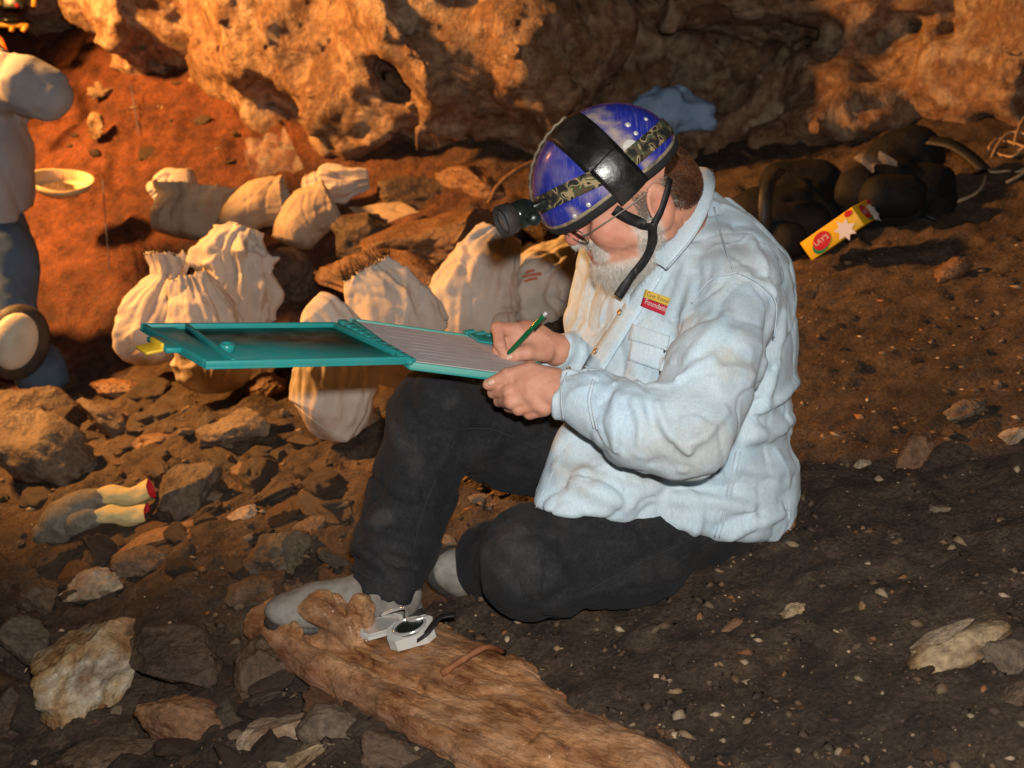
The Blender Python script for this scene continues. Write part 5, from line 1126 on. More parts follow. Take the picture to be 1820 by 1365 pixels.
def slab_l(Q):
    d = smin(smin(ridge(Q), midp(Q), .014), smin(plate(Q), edge(Q), .02), .012); d = smin(d, crest(Q), .01); d = smin(d, lump(Q), .02)
    d = smax(d, -groove(Q), .014)
    for h_ in hol: d = smax(d, -h_(Q), .004)
    near = np.abs(d) < .03
    if near.any():
        q = Q[near]; w = q + .02*noise3(q*9, 5)[:, None]; n = .09*facets(w*V3(.45, 1, 1), .035, 815) + .0045*fbm(w*V3(3.5, 34, 34), 3, 811) + .0022*fbm(q*26, 3, 821) + .006*(1-np.abs(noise3(w*V3(4, 26, 20), 825)))**6 - .004*np.abs(fbm(w*V3(7, 75, 60), 2, 831)); d = d.copy(); d[near] += n
    return d
_rp0, _rp1 = L3(472, 1135), L3(1000, 1440)
ridge_y = lambda x: _rp0[1] + (x-_rp0[0])*(_rp1[1]-_rp0[1])/(_rp1[0]-_rp0[0]) + .03
lv_, lf_ = mesh_sdf(slab_l, V3(-.36, -.26, -.06), V3(.75, .3, .2), .0042); Wv = lv_@SB + SO
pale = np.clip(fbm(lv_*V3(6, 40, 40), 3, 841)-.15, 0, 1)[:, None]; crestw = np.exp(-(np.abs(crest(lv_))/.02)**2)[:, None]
yy = lv_[:, 1]; bc_ = 1 - (.45*sstep(-.02, -.12, yy - ridge_y(lv_[:, 0]))*1)[:, None]*V3(.9, 1.0, .7) + .35*pale*V3(1, 1.05, 1.15)  # near lower side darkened: mauve-brown colour plus shading put into the vertex colour
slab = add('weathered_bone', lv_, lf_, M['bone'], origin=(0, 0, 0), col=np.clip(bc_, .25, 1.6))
slab.matrix_world = Matrix([[*SB[:, i], SO[i]] for i in range(3)] + [[0, 0, 0, 1]])
tag(slab, 'long rust-brown weathered bone slab with grooves, lying by the shoe', 'bone')
M['twig'] = mat('twig', [(0.16, 0.05, 0.02), (0.28, 0.11, 0.04)], 40, 0.6, 0.4, 150)
def on_slab(px, py, off=0.0):
    f = lambda P: slab_l((P-SO)@SB.T); h_ = hits(f, [(px, py)], 1.2, 3.2)[0]; return h_ + GN*off
tw = smoothpath([on_slab(786, 1202, .005), on_slab(830, 1180, .012), on_slab(870, 1165, .018), pt(896, 1160, ground_hit(896, 1178)-.02)], 14)
tag(add('twig', *tube(tw, np.linspace(.0065, .0045, 14)+.0008*np.sin(np.arange(14)*2.1), 8), M['twig']), 'short reddish twig lying across the bone slab', 'twig')

# ------------------------------------------------------------------ folding sighting compass on the slab
M['grey_case'] = mat('grey_case', [(0.5, 0.5, 0.46), (0.56, 0.55, 0.51)], 20, 0.4, 0.1, 100, 0.5, dirt=(0.3, 0.25, 0.2), dirt_scale=30, dirt_amt=0.3)
M['silver'] = mat('silver_ring', [(0.75, 0.73, 0.7), (0.65, 0.63, 0.6)], 30, 0.2, 0.05, 80, metal=0.6, rough_var=0.05)
cmp_o = on_slab(735, 1135, .002); cmpx = nrm(GXv*.2+V3(1, .25, .2)); cmpx = nrm(cmpx-GN*(cmpx@GN)); cmpy = np.cross(GN, cmpx)
compass = thing('sighting_compass', 'grey folding sighting compass open on the bone slab', 'compass', cmp_o)
def prism(poly, z0, z1, o, X, Y, Z, bev=0):
    n = len(poly); V = [o+X*a+Y*b+Z*z0 for a, b in poly]+[o+X*a+Y*b+Z*z1 for a, b in poly]
    return np.array(V), [tuple(range(n))[::-1], tuple(range(n, 2*n))]+[(i, (i+1) % n, n+(i+1) % n, n+i) for i in range(n)]
oct_ = lambda w, h, c: [(-w+c, -h), (w-c, -h), (w, -h+c), (w, h-c), (w-c, h), (-w+c, h), (-w, h-c), (-w, -h+c)]
case = sub('case', prism(oct_(.042, .03, .014), 0, .022, cmp_o, cmpx, cmpy, GN), M['grey_case'], compass, smooth=False)
sub('dial', lathe(cmp_o+GN*.022, GN, [(0, .026), (.003, .026), (.004, .022)], 24), M['lamp_black'], case)
sub('dial_ring', tube(np.array([cmp_o+GN*.026+cmpx*.029*math.cos(a)+cmpy*.024*math.sin(a) for a in np.linspace(0, 6.2832, 33)[:-1]]), .0028, 8, closed=True), M['silver'], case)
lo_ = on_slab(682, 1122, .003); lidv = sub('lid', prism(oct_(.04, .028, .014), 0, .007, lo_+GN*.004, cmpx, cmpy, GN), M['grey_case'], compass, smooth=False)
sub('mirror', prism(oct_(.034, .022, .012), .0072, .009, lo_+GN*.004, cmpx, cmpy, GN), M['silver'], lidv, smooth=False)
sub('lid_rim', tube(smoothpath([lo_+cmpx*.0+cmpy*.028+GN*.014, lo_+cmpx*.025+cmpy*.024+GN*.02, lo_+cmpx*.05+cmpy*.012+GN*.024, cmp_o+cmpx*.0+GN*.028+cmpy*.015, cmp_o+cmpx*.035+GN*.026+cmpy*.012], 18), .0034, 8), M['silver'], lidv)
sub('strap', ribbon(smoothpath([cmp_o+cmpx*.01-cmpy*.032+GN*.012, cmp_o+cmpx*.03-cmpy*.03+GN*.02, cmp_o+cmpx*.055+GN*.024, cmp_o+cmpx*.085+cmpy*.005+GN*.018], 12), GN, .012, .003), M['black_strap'], compass)

# ------------------------------------------------------------------ pair of work gloves
M['glove'] = mat('muddy_leather', [(0.1, 0.085, 0.06), (0.19, 0.17, 0.13), (0.075, 0.075, 0.06)], 20, 0.8, 0.5, 120, 0.3, dirt=(0.07, 0.05, 0.033), dirt_scale=12, dirt_amt=0.7)
M['cuff'] = mat('cream_cuff', [(0.5, 0.41, 0.17), (0.58, 0.48, 0.24)], 14, 0.85, 0.3, 140, 0.2, dirt=(0.3, 0.22, 0.1), dirt_scale=16, dirt_amt=0.5)
M['lining'] = mat('red_lining', [(0.5, 0.01, 0.012), (0.4, 0.008, 0.01)], 30, 0.9, 0.2, 150)
dgv = ground_hit(170, 950)-.03
def glove(cuffp, handp, cr, hr, label, ddc):
    P0 = [pt(x, y, dgv+ddc) for x, y in cuffp]; hp = [pt(x, y, dgv+ddc+.0) for x, y in handp]
    g = thing('work_glove', label, 'glove', P0[0]-V3(0, 0, .03))
    s = dgv/FPX; fs = chain(hp, [r*s for r in hr]); f0 = union(fs, .02)
    tip = hp[-1]; d_ = nrm(hp[-1]-hp[-2]); sd = nrm(np.cross(d_, CAMF)); fing = [cap(tip+sd*k*.014-d_*.02, tip+sd*k*.017+d_*(.03-.006*abs(k)), .0125, .010) for k in (-1.5, -.5, .5, 1.5)] + [cap(hp[1]-sd*.03, hp[1]-sd*.045+d_*.05, .013, .011)]
    def ff(P):
        d = smin(f0(P), union(fing, .004)(P), .012); return d + .003*fbm(P*30, 3, 861)
    lo, hi = np.min(hp, 0)-.11, np.max(hp, 0)+.11; v, f = mesh_sdf(ff, lo, hi, .006); sub('palm', (v, f), M['glove'], g)
    P = smoothpath(P0, 16); T, N_, B_ = frames(P); n = 28; a = np.arange(n)*2*math.pi/n; rr_ = np.interp(np.linspace(0, 1, 16), np.linspace(0, 1, len(cr)), cr)*s
    rings = []
    for i in range(16):
        w = 1+.08*np.sin(3*a+i*.7)+.05*np.sin(5*a-i*.5); rings.append(P[i]+rr_[i]*w[:, None]*(np.cos(a)[:, None]*N_[i]*.9+np.sin(a)[:, None]*B_[i]*1.15))
    V = np.concatenate(rings); F = [(i*n+j, i*n+(j+1) % n, (i+1)*n+(j+1) % n, (i+1)*n+j) for i in range(15) for j in range(n)]; cu = sub('cuff', (V, F), M['cuff'], g)
    e0, e1 = rings[-1], rings[-1]*.12+P[-5]*.88; sub('lining', (np.concatenate([P[-1]+(e0-P[-1])*.93+T[-1]*.001, P[-3]+(rings[-3]-P[-3])*.8]), [(j, (j+1) % n, n+(j+1) % n, n+j) for j in range(n)]+[tuple(n+j for j in range(n))]), M['lining'], cu)
    return g
glove([(170, 882), (200, 880), (235, 882), (268, 870)], [(176, 888), (140, 908), (110, 930), (86, 948)], [15, 18, 17, 20], [22, 34, 36, 26], 'muddy work glove with yellow cuff and red lining, upper of the pair', .02)
glove([(166, 918), (200, 914), (232, 917), (262, 912)], [(172, 920), (152, 924), (136, 928), (122, 932)], [13, 18, 18, 19], [17, 19, 19, 14], 'work glove with yellow cuff, tucked under the other glove', -.01)

# ------------------------------------------------------------------ sandbags and sacks
def sackmat(nm, c, tr):
    m = mat(nm, [tuple(x*.88 for x in c), c, tuple(x*.94 for x in c)], 6, 0.6, 0.5, 30, 0.35, dirt=(c[0]*.55, c[1]*.42, c[2]*.33), dirt_scale=5, dirt_amt=0.5, trans=tr, dist=0.006, col='mul'); weave(m, 120, .3, .0012); return m
M['sack_white'] = sackmat('white_woven_sack', (0.66, 0.6, 0.53), .3); M['sack_tan'] = sackmat('tan_woven_sack', (0.5, 0.4, 0.29), .3)
M['red_print'] = mat('red_print', [(0.5, 0.1, 0.04), (0.6, 0.2, 0.1)], 40, 0.8)
def sack(path, radii, d, label, m='sack_white', squash=.72, seed=0, mouth=False, pleat=.12, fringe=0, name='sandbag', group='sacks of excavated earth', lump=.13, parts=None, cat='sandbag'):
    s = d/FPX; P = smoothpath(np.array([pt(p[0], p[1], d+(p[2] if len(p) > 2 else 0)) for p in path]), 80); R = np.interp(np.linspace(0, 1, 80), np.linspace(0, 1, len(radii)), radii)*s
    n = 120; a = np.arange(n)*2*math.pi/n; T, _, _ = frames(P); V = []
    X = np.array([nrm(np.cross(CAMF, t)) for t in T]); Y = np.cross(T, X); tt = np.linspace(0, 1, 80)
    for i in range(80):
        ca = np.stack([np.cos(a)*2.6, np.sin(a)*2.6, np.full(n, tt[i]*1.6+seed*9.7)], 1); pr = 1 + tt[i]**.8*pleat*(1.3*noise3(ca, 41)+1.0*noise3(ca*2.3+3, 43)) + .5*pleat*noise3(ca*V3(.7, .7, 2.0)+8, 47); cap_ = 1.0
        if i < 9: cap_ = math.sin((i+.6)/9.6*math.pi/2)**.6
        if not mouth and i > 73: cap_ = math.cos((i-73)/6.5*math.pi/2)**.5*.95+.05
        V.append(P[i]+R[i]*cap_*pr[:, None]*(np.cos(a)[:, None]*X[i]+squash*np.sin(a)[:, None]*Y[i]))
    V = np.array(V); C = P[:, None]; dirn = V-C; L_ = np.linalg.norm(dirn, axis=2, keepdims=True); q = V.reshape(-1, 3)
    qw = q + .05*np.stack([noise3(q*6+k*3+seed, 55) for k in (0, 1, 2)], 1); nz = .045*(1-np.abs(noise3(qw*V3(15, 15, 7)+seed, 79)))**9 - .05*(1-np.abs(noise3(qw*V3(13, 13, 8)+seed*2, 80)))**9 + lump*fbm(q*6.5+seed*3.1, 3, 900+seed) + .03*np.abs(fbm(q*19+seed, 3, 930+seed)) + .9*lump*(1-np.abs(noise3(qw*V3(8, 8, 6)+seed*7, 77)))**5 - .7*lump*(1-np.abs(noise3(qw*V3(10, 10, 7)+seed*5+2, 78)))**6
    V = V + dirn*nz.reshape(80, n, 1)
    if mouth: V[-1] += (T[-1]*.25*R[-1])*RNG.normal(size=(n, 1))*(.35 if fringe else .12)
    F = [(i*n+j, i*n+(j+1) % n, (i+1)*n+(j+1) % n, (i+1)*n+j) for i in range(79) for j in range(n)]; F.append(tuple(range(n))[::-1])
    Vf = V.reshape(-1, 3)
    if not mouth: F.append(tuple(79*n+j for j in range(n)))
    else:                                                     # inner side and the earth inside
        inner = (P[None, 62:, :].transpose(1, 0, 2) + (V[62:]-P[62:, None])*.93)[::-1]; k = len(Vf); Vf = np.concatenate([Vf, inner.reshape(-1, 3)])
        F += [(79*n+j, 79*n+(j+1) % n, k+(j+1) % n, k+j) for j in range(n)]
        F += [(k+i*n+j, k+i*n+(j+1) % n, k+(i+1)*n+(j+1) % n, k+(i+1)*n+j) for i in range(len(inner)-1) for j in range(n)]; F.append(tuple(k+(len(inner)-1)*n+j for j in range(n)))
    o = thing(name, label, cat, (P[0][0], P[0][1], P[0][2]-R[0]), group)
    low = sstep(.35, .0, np.repeat(tt, n)); low = np.concatenate([low, np.zeros(len(Vf)-len(low))]); gr = np.clip(.25*fbm(Vf*9+seed, 3, 990)+.75*low*(.6+fbm(Vf*14+seed, 3, 991)), 0, .8)
    b = sub('cloth', (Vf, F), M[m], o, col=1-gr[:, None]*V3(.45, .6, .7))
    if fringe:
        r_ = np.random.default_rng(seed); base = V[-1][r_.integers(0, n, fringe)]; dv = T[-1]+.45*r_.normal(size=(fringe, 3)); ln = r_.uniform(.01, .05, (fringe, 1))
        PP = np.stack([base+dv*ln*t+V3(0, 0, -.012)*t*t for t in np.linspace(0, 1, 5)], 1); sub('frayed_edge', strands(PP, .0009), M[m], o)
    else:                                                     # a stitched bottom seam
        sub('hem_seam', tube(np.vstack([V[9], V[9][:1]]) + (V[9].mean(0)-np.vstack([V[9], V[9][:1]]))*-.012, .0016, 5), M[m], o, col=np.ones((121*5, 3))*.8)
    return o
dB = ground_hit(330, 725)
sack([(262, 650), (262, 600), (280, 545), (300, 495), (302, 452)], [50, 60, 48, 26, 36], 4.0, 'slumped white sandbag standing apart at the end of its row', seed=1, mouth=True, fringe=160, pleat=.2)
sack([(380, 700), (378, 640), (362, 575), (345, 520), (335, 492)], [58, 68, 62, 42, 34], 3.7, 'white sandbag with gathered neck under the clipboard lid', seed=2, mouth=True, pleat=.22, fringe=60)
sack([(425, 640), (425, 570), (428, 500), (424, 450), (440, 405)], [50, 52, 56, 66, 30], 3.95, 'tall sandbag with crumpled open top behind the clipboard lid', seed=3, mouth=True, pleat=.26, lump=.2)
sack([(560, 775), (585, 735), (600, 660), (588, 600), (563, 560), (545, 545)], [36, 66, 70, 62, 50, 22], 3.2, 'plump white sandbag with twisted neck in front of the others', seed=4, pleat=.15, lump=.1)
sack([(700, 690), (705, 640), (700, 585), (682, 530), (652, 478)], [48, 76, 92, 72, 40], 3.45, 'sandbag with frayed torn mouth behind the clipboard hinge', seed=5, mouth=True, fringe=420, pleat=.1, squash=.5)
fb = sack([(835, 640), (838, 585), (845, 520), (868, 460), (893, 412)], [68, 74, 78, 66, 34], 3.6, 'big bright sandbag slumping beside the headlamp', seed=6, mouth=True, pleat=.12, lump=.18, squash=.6)
gb = sack([(970, 600), (955, 560), (955, 520), (985, 480), (1035, 440)], [62, 72, 66, 48, 36], 3.7, 'crumpled sandbag with faint red print behind the writing hand', seed=7, mouth=True, pleat=.18, lump=.24)
sack([(330, 425), (335, 392), (340, 355), (342, 330)], [58, 64, 60, 70], 4.75, 'tan sack with pale flared collar on the red dirt', m='sack_tan', seed=8, mouth=True, squash=.6, lump=.08)
sack([(395, 415), (425, 385), (465, 362), (508, 356)], [16, 34, 42, 45], 4.6, 'empty tan sack lying with round open mouth', m='sack_tan', seed=9, mouth=True, squash=.95, pleat=.03, lump=.05)
sack([(520, 440), (530, 410), (552, 380), (592, 360)], [36, 42, 46, 44], 4.55, 'tan sack with rolled mouth propped against the dark boulder', m='sack_tan', seed=10, mouth=True, squash=.9, pleat=.04, lump=.06)
sack([(536, 330), (570, 325), (610, 325), (655, 320)], [22, 26, 24, 14], 4.75, 'crumpled empty white sack thrown below the overhang', seed=11, mouth=True, pleat=.3, lump=.35, squash=.7)
sack([(350, 322), (300, 330), (272, 350)], [26, 24, 16], 4.9, 'limp pale sack draped behind the flared tan sack', seed=12, mouth=True, pleat=.2, lump=.25)
for k, (x0, y0, x1, y1) in enumerate(((930, 492, 962, 486), (932, 500, 955, 494), (935, 484, 950, 480))):
    sub('print_mark', tube(smoothpath([pt(x0, y0, 3.60-.005*k), pt((x0+x1)/2, (y0+y1)/2-1, 3.595), pt(x1, y1, 3.595)], 6), .0035, 5), M['red_print'], gb)
def crumple(corners, d, label, name, cat, m, seed, amp=.02, n=30, th=.002, group=None):
    C = [pt(x, y, d+z) for x, y, z in corners]; G = np.array([[C[0]*(1-s)*(1-t)+C[1]*(1-s)*t+C[2]*s*t+C[3]*s*(1-t) for t in np.linspace(0, 1, n)] for s in np.linspace(0, 1, n)])
    q = G.reshape(-1, 3); N_ = nrm(np.cross(C[1]-C[0], C[3]-C[0])); h_ = amp*(fbm(q*9+seed, 3, seed)+1.2*(1-np.abs(noise3(q*13+seed, 9)))**4)
    G = (q+N_*h_[:, None]+.3*amp*np.stack([noise3(q*14+k, 3) for k in (1, 5, 9)], 1)).reshape(n, n, 3); v, f = sheet(G, th, N_)
    o = add(name, v, f, m, col=np.ones((len(v), 3))); return tag(o, label, cat, group)
crumple([(618, 366, .05), (715, 355, .1), (748, 374, 0), (668, 402, -.05)], 4.5, 'flat tan paper sheet lying on the rocks', 'paper_sheet', 'sheet', M['sack_tan'], 3, .006)

# ------------------------------------------------------------------ things along the far wall
M['blue_cloth'] = mat('blue_cloth', [(0.2, 0.32, 0.5), (0.28, 0.4, 0.58)], 12, 0.9, 0.3, 80)
bl = [cap(pt(1130, 225, 4.95), pt(1170, 195, 4.95), .06, .075), cap(pt(1170, 195, 4.95), pt(1235, 200, 4.95), .08, .06), cap(pt(1215, 190, 4.95), pt(1224, 166, 4.95), .04, .02), cap(pt(1235, 200, 4.95), pt(1262, 214, 4.9), .045, .02)]
_bl = union(bl, .04); bf_ = lambda P: _bl(P)+.02*fbm(P*11, 3, 951)-.018*(1-np.abs(noise3(P*V3(13, 13, 16), 955)))**3
v, f = mesh_sdf(bf_, pt(1195, 200, 4.95)-.3, pt(1195, 200, 4.95)+.3, .011); tag(add('cloth', v, f, M['blue_cloth']), 'crumpled blue cloth lying by the cave wall behind the helmet', 'cloth')
M['pack'] = mat('black_nylon', [(0.004, 0.004, 0.0045), (0.008, 0.008, 0.008)], 10, 0.75, 0.4, 60, 0.2, dirt=(0.02, 0.014, 0.01), dirt_scale=6, dirt_amt=0.5)
def pack(prims, c, label, straps, pocket):
    g = thing('backpack', label, 'backpack', c-V3(0, 0, .2)); f0 = union(prims, .05); ff = lambda P: f0(P)+.012*fbm(P*9, 3, 961)-.008*(1-np.abs(noise3(P*12, 965)))**4
    v, f = mesh_sdf(ff, c-.42, c+.42, .014); sub('pack_body', (v, f), M['pack'], g)
    for s_ in straps: sub('strap', ribbon(smoothpath([pt(*p) for p in s_], 18), nrm(V3(0, -.6, .8)), .04, .006), M['black_strap'], g)
    v, f = mesh_sdf(lambda P: union(pocket, .02)(P)+.006*fbm(P*14, 2, 967), c-.42, c+.42, .014); p_ = sub('pocket', (v, f), M['pack'], g)
    return g
c1 = pt(1400, 365, 3.78); pack([cap(pt(1350, 400, 3.78), pt(1440, 400, 3.78), .11, .11), cap(pt(1400, 330, 3.88), pt(1450, 330, 3.88), .08, .08), cap(pt(1350, 420, 3.68), pt(1400, 425, 3.63), .05, .05)], c1, 'black backpack lying against the writer\'s back side', [[(1385, 300, 3.78), (1365, 330, 3.63), (1360, 380, 3.60), (1370, 430, 3.63)]], [cap(pt(1380, 395, 3.66), pt(1440, 395, 3.66), .06, .06)])
c2 = pt(1585, 320, 3.72); pack([cap(pt(1560, 365, 3.72), pt(1640, 350, 3.72), .10, .10), cap(pt(1590, 290, 3.82), pt(1625, 275, 3.82), .09, .09), cap(pt(1530, 340, 3.67), pt(1580, 330, 3.72), .07, .08)], c2, 'black backpack with loose strap trailing towards the rope', [[(1650, 250, 3.72), (1690, 258, 3.67), (1725, 280, 3.62), (1748, 302, 3.57)], [(1660, 330, 3.67), (1668, 360, 3.62), (1655, 390, 3.57)]], [cap(pt(1560, 350, 3.59), pt(1610, 345, 3.59), .06, .06)])
M['clear'] = mat('clear_plastic', [(0.5, 0.45, 0.42), (0.6, 0.55, 0.5)], 10, 0.12, 0.4, 30, 0.6, dist=0.02); nt = M['clear'].node_tree; tb = nt.nodes.new('ShaderNodeBsdfTransparent'); ms = nt.nodes.new('ShaderNodeMixShader'); ms.inputs[0].default_value = .9
nt.links.new(nt.nodes['Principled BSDF'].outputs[0], ms.inputs[1]); nt.links.new(tb.outputs[0], ms.inputs[2]); nt.links.new(ms.outputs[0], nt.nodes['Material Output'].inputs[0])
crumple([(438, 250, .15), (510, 232, .1), (535, 290, -.1), (440, 300, -.1)], 5.0, 'clear crinkled plastic bag glinting under the overhang', 'plastic_bag', 'plastic bag', M['clear'], 13, .03, 34)
crumple([(1522, 292, .02), (1560, 262, .0), (1590, 275, -.03), (1555, 305, -.05)], 3.56, 'shiny clear plastic pouch on the black backpack', 'plastic_pouch', 'plastic bag', M['clear'], 23, .03, 24)
# yellow snack carton
M['carton'] = mat('yellow_carton', [(0.72, 0.42, 0.01), (0.68, 0.39, 0.012)], 12, 0.5, 0.05, 40); M['white_print'] = mat('white_print', [(0.66, 0.6, 0.58), (0.6, 0.55, 0.54)], 20, 0.6); M['red_badge'] = mat('red_badge', [(0.5, 0.015, 0.02), (0.42, 0.012, 0.02)], 20, 0.5); M['green_print'] = mat('green_print', [(0.01, 0.16, 0.07), (0.012, 0.2, 0.08)], 20, 0.5)
dK = 3.34; e_ = dK/FPX; K0 = pt(1514, 368, dK); av = CAMR*-77*e_ - CAMU*57*e_ + CAMF*67*e_; bv_ = CAMR*51*e_ + CAMU*26*e_ + CAMF*80*e_; hv_ = (CAMR*25*e_ - CAMU*38*e_ - CAMF*3.6*e_)*.85
carton = thing('snack_box', 'yellow snack box with red badges tipped in front of the backpacks', 'box', K0+hv_)
La, Lb, Lh_ = [np.linalg.norm(x) for x in (av, bv_, hv_)]; xa, xb, xh = av/La, bv_/Lb, hv_/Lh_
sub('carton', box(K0+(av+bv_+hv_)/2, xa, xb, xh, La, Lb, Lh_, .002), M['carton'], carton)
def face_shape(poly, o, X, Y, n, m, name, off=.0012):
    V = [o+X*p[0]+Y*p[1]+n*off for p in poly]; V += [v-n*.0008 for v in V]; k = len(poly); F = [tuple(range(k)), tuple(range(2*k-1, k-1, -1))]+[(i, (i+1) % k, k+(i+1) % k, k+i) for i in range(k)]; return sub(name, (np.array(V), F), m, carton, smooth=False)
ov = lambda cx, cy, rx, ry, r_=0: [(cx+rx*math.cos(t)*math.cos(r_)-ry*math.sin(t)*math.sin(r_), cy+rx*math.cos(t)*math.sin(r_)+ry*math.sin(t)*math.cos(r_)) for t in np.linspace(0, 6.2832, 22)[:-1]]
star = lambda cx, cy, r1, r2, k: [(cx+(r1 if i % 2 else r2)*math.cos(math.pi*i/k), cy+(r1 if i % 2 else r2)*math.sin(math.pi*i/k)) for i in range(2*k)]
nA = -nrm(np.cross(xa, xh)); nA = nA if nA@CAMF < 0 else -nA; nB = nrm(np.cross(xb, xh)); nB = nB if nB@CAMF < 0 else -nB
for (X, n_, L_) in ((xa, nA, La), (xb, nB, Lb)):
    u = .68 if X is xa else .45
    face_shape(ov(L_*u+.008, Lh_*.62, .030, .020, .3), K0, X, xh, n_, M['green_print'], 'green_swoosh', .0010)
    face_shape(ov(L_*u, Lh_*.48, .030, .022, .3), K0, X, xh, n_, M['red_badge'], 'red_badge', .0016)
    face_shape(star(L_*(.28 if X is xa else .84), Lh_*.68, .032, .018, 7), K0, X, xh, n_, M['white_print'], 'white_burst', .0012)
    face_shape(ov(L_*(.1 if X is xa else .93), Lh_*.15, .013, .008), K0, X, xh, n_, M['red_badge'], 'red_badge', .0012)
    cu = bpy.data.curves.new('lettering', 'FONT'); cu.body = "LAY'S"; cu.size = 1; cu.align_x = 'CENTER'; ob = bpy.data.objects.new('tmp', cu); COL.objects.link(ob); dg = bpy.context.evaluated_depsgraph_get(); me = ob.evaluated_get(dg).to_mesh()
    Vt = np.array([v.co[:] for v in me.vertices]); Ft = [tuple(p.vertices) for p in me.polygons]; ob.evaluated_get(dg).to_mesh_clear(); bpy.data.objects.remove(ob); bpy.data.curves.remove(cu)
    Vt[:, :2] *= .019; rt = X if X@CAMR > 0 else -X; Wt = K0+X*L_*u+xh*Lh_*.56+n_*.0022 + Vt[:, :1]*rt - Vt[:, 1:2]*xh; sub('lettering', (Wt, Ft), M['white_print'], carton, smooth=False)
M['orange'] = mat('orange_plastic', [(0.5, 0.09, 0.015), (0.6, 0.12, 0.02)], 20, 0.4, 0.1, 60)
tag(add('orange_wrapper', *sheet(np.array([[pt(1408+40*s, 425-22*s-10*t*(1-.3*s), 3.62+.05*s-.02*t)+V3(0, 0, .004*math.sin(9*s)) for t in np.linspace(0, 1, 6)] for s in np.linspace(0, 1, 12)]), .006, V3(0, -.4, .9)), M['orange']), 'orange wrapper strip beside the yellow box', 'wrapper')
# rope, roots, sticks, strings
M['rope'] = mat('tan_rope', [(0.28, 0.19, 0.11), (0.4, 0.29, 0.18)], 60, 0.8, 0.4, 200); M['root'] = mat('root', [(0.1, 0.05, 0.022), (0.2, 0.11, 0.05)], 30, 0.8, 0.5, 120); M['string'] = mat('blue_string', [(0.05, 0.06, 0.1), (0.08, 0.09, 0.14)], 30, 0.7)
rope = [(1822, 205), (1808, 235), (1803, 258), (1808, 268), (1822, 262), (1800, 278), (1780, 276), (1762, 268), (1758, 262), (1768, 250), (1776, 248), (1800, 254), (1824, 262), (1850, 270), (1850, 250), (1800, 235), (1775, 255), (1760, 285), (1752, 295), (1758, 303), (1766, 306), (1790, 304), (1808, 306), (1830, 296), (1812, 312), (1788, 325)]
tag(add('rope', *tube(smoothpath([pt(x, y, ground_hit(x, y+4)-.03-.02*math.sin(i*1.7)) for i, (x, y) in enumerate(rope)], 160), .0048, 8), M['rope']), 'loose loops of tan rope on the right slope', 'rope')
def stick(pts, r0, r1, label, m, name='stick', cat='stick'):
    P = smoothpath([pt(*p) for p in pts], 24); tag(add(name, *tube(P, np.linspace(r0, r1, 24)*(1+.12*np.sin(np.arange(24)*1.3)), 8), M[m]), label, cat)
stick([(x, y, ground_hit(x, y+3)-.01) for x, y in ((1752, 310), (1746, 330), (1732, 345), (1705, 357), (1678, 368))], .004, .006, 'thin bent stick on the slope below the rope', 'rope')
stick([(1318, 268, 4.75), (1340, 285, 4.65), (1358, 310, 4.55)], .006, .008, 'short curved root above the black backpack', 'root', 'root', 'root')
stick([(868, 362, 4.35), (885, 330, 4.35), (915, 305, 4.35), (955, 285, 4.4)], .007, .009, 'curved root rising in front of the overhang', 'root', 'root', 'root')
for pts, lb in (([(182, 318, 5.0), (188, 400, 4.85), (194, 478, 4.7)], 'taut bluish survey string hanging by the dug slope'), ([(232, 148, 5.55), (240, 195, 5.5), (247, 240, 5.4)], 'dark survey string end above the flat stone')):
    tag(add('string', *tube(smoothpath([pt(*p) for p in pts], 10), .0022, 6), M['string']), lb, 'string')
# cream plastic pan on the dug slope
M['cream'] = mat('cream_plastic', [(0.55, 0.4, 0.2), (0.62, 0.46, 0.26)], 12, 0.5, 0.1, 50, dirt=(0.2, 0.09, 0.03), dirt_scale=12, dirt_amt=0.6)
pc_ = pt(108, 338, 4.85); pu = nrm(V3(.25, -.3, .9)); px_ = nrm(CAMR+CAMU*.25); px_ = nrm(px_-pu*(px_@pu)); py_ = np.cross(pu, px_); rings = []
for r_, z_ in ((.05, -.012), (.085, -.008), (.105, .01), (.118, .045), (.124, .047), (.113, .012), (.09, -.002), (.05, -.006)): rings.append([pc_+px_*r_*math.cos(a)+py_*r_*.62*math.sin(a)+pu*(z_+.02*max(0, math.cos(a))) for a in np.linspace(0, 6.2832, 37)[:-1]])
Vp = np.array(rings).reshape(-1, 3); n = 36; Fp = [(i*n+j, i*n+(j+1) % n, (i+1)*n+(j+1) % n, (i+1)*n+j) for i in range(7) for j in range(n)]+[tuple(range(n))[::-1], tuple(7*n+j for j in range(n))]
pan = thing('digging_pan', 'cream plastic pan with dark earth inside on the red slope', 'pan', pc_); sub('pan_shell', (Vp, Fp), M['cream'], pan)
ev, ef = rock_mesh(41, 3, 3, .2); sub('earth_fill', (pc_+(ev*V3(.08, .045, .02))@np.stack([px_, py_, pu])+pu*.004, ef), M['rock_brown'], pan)
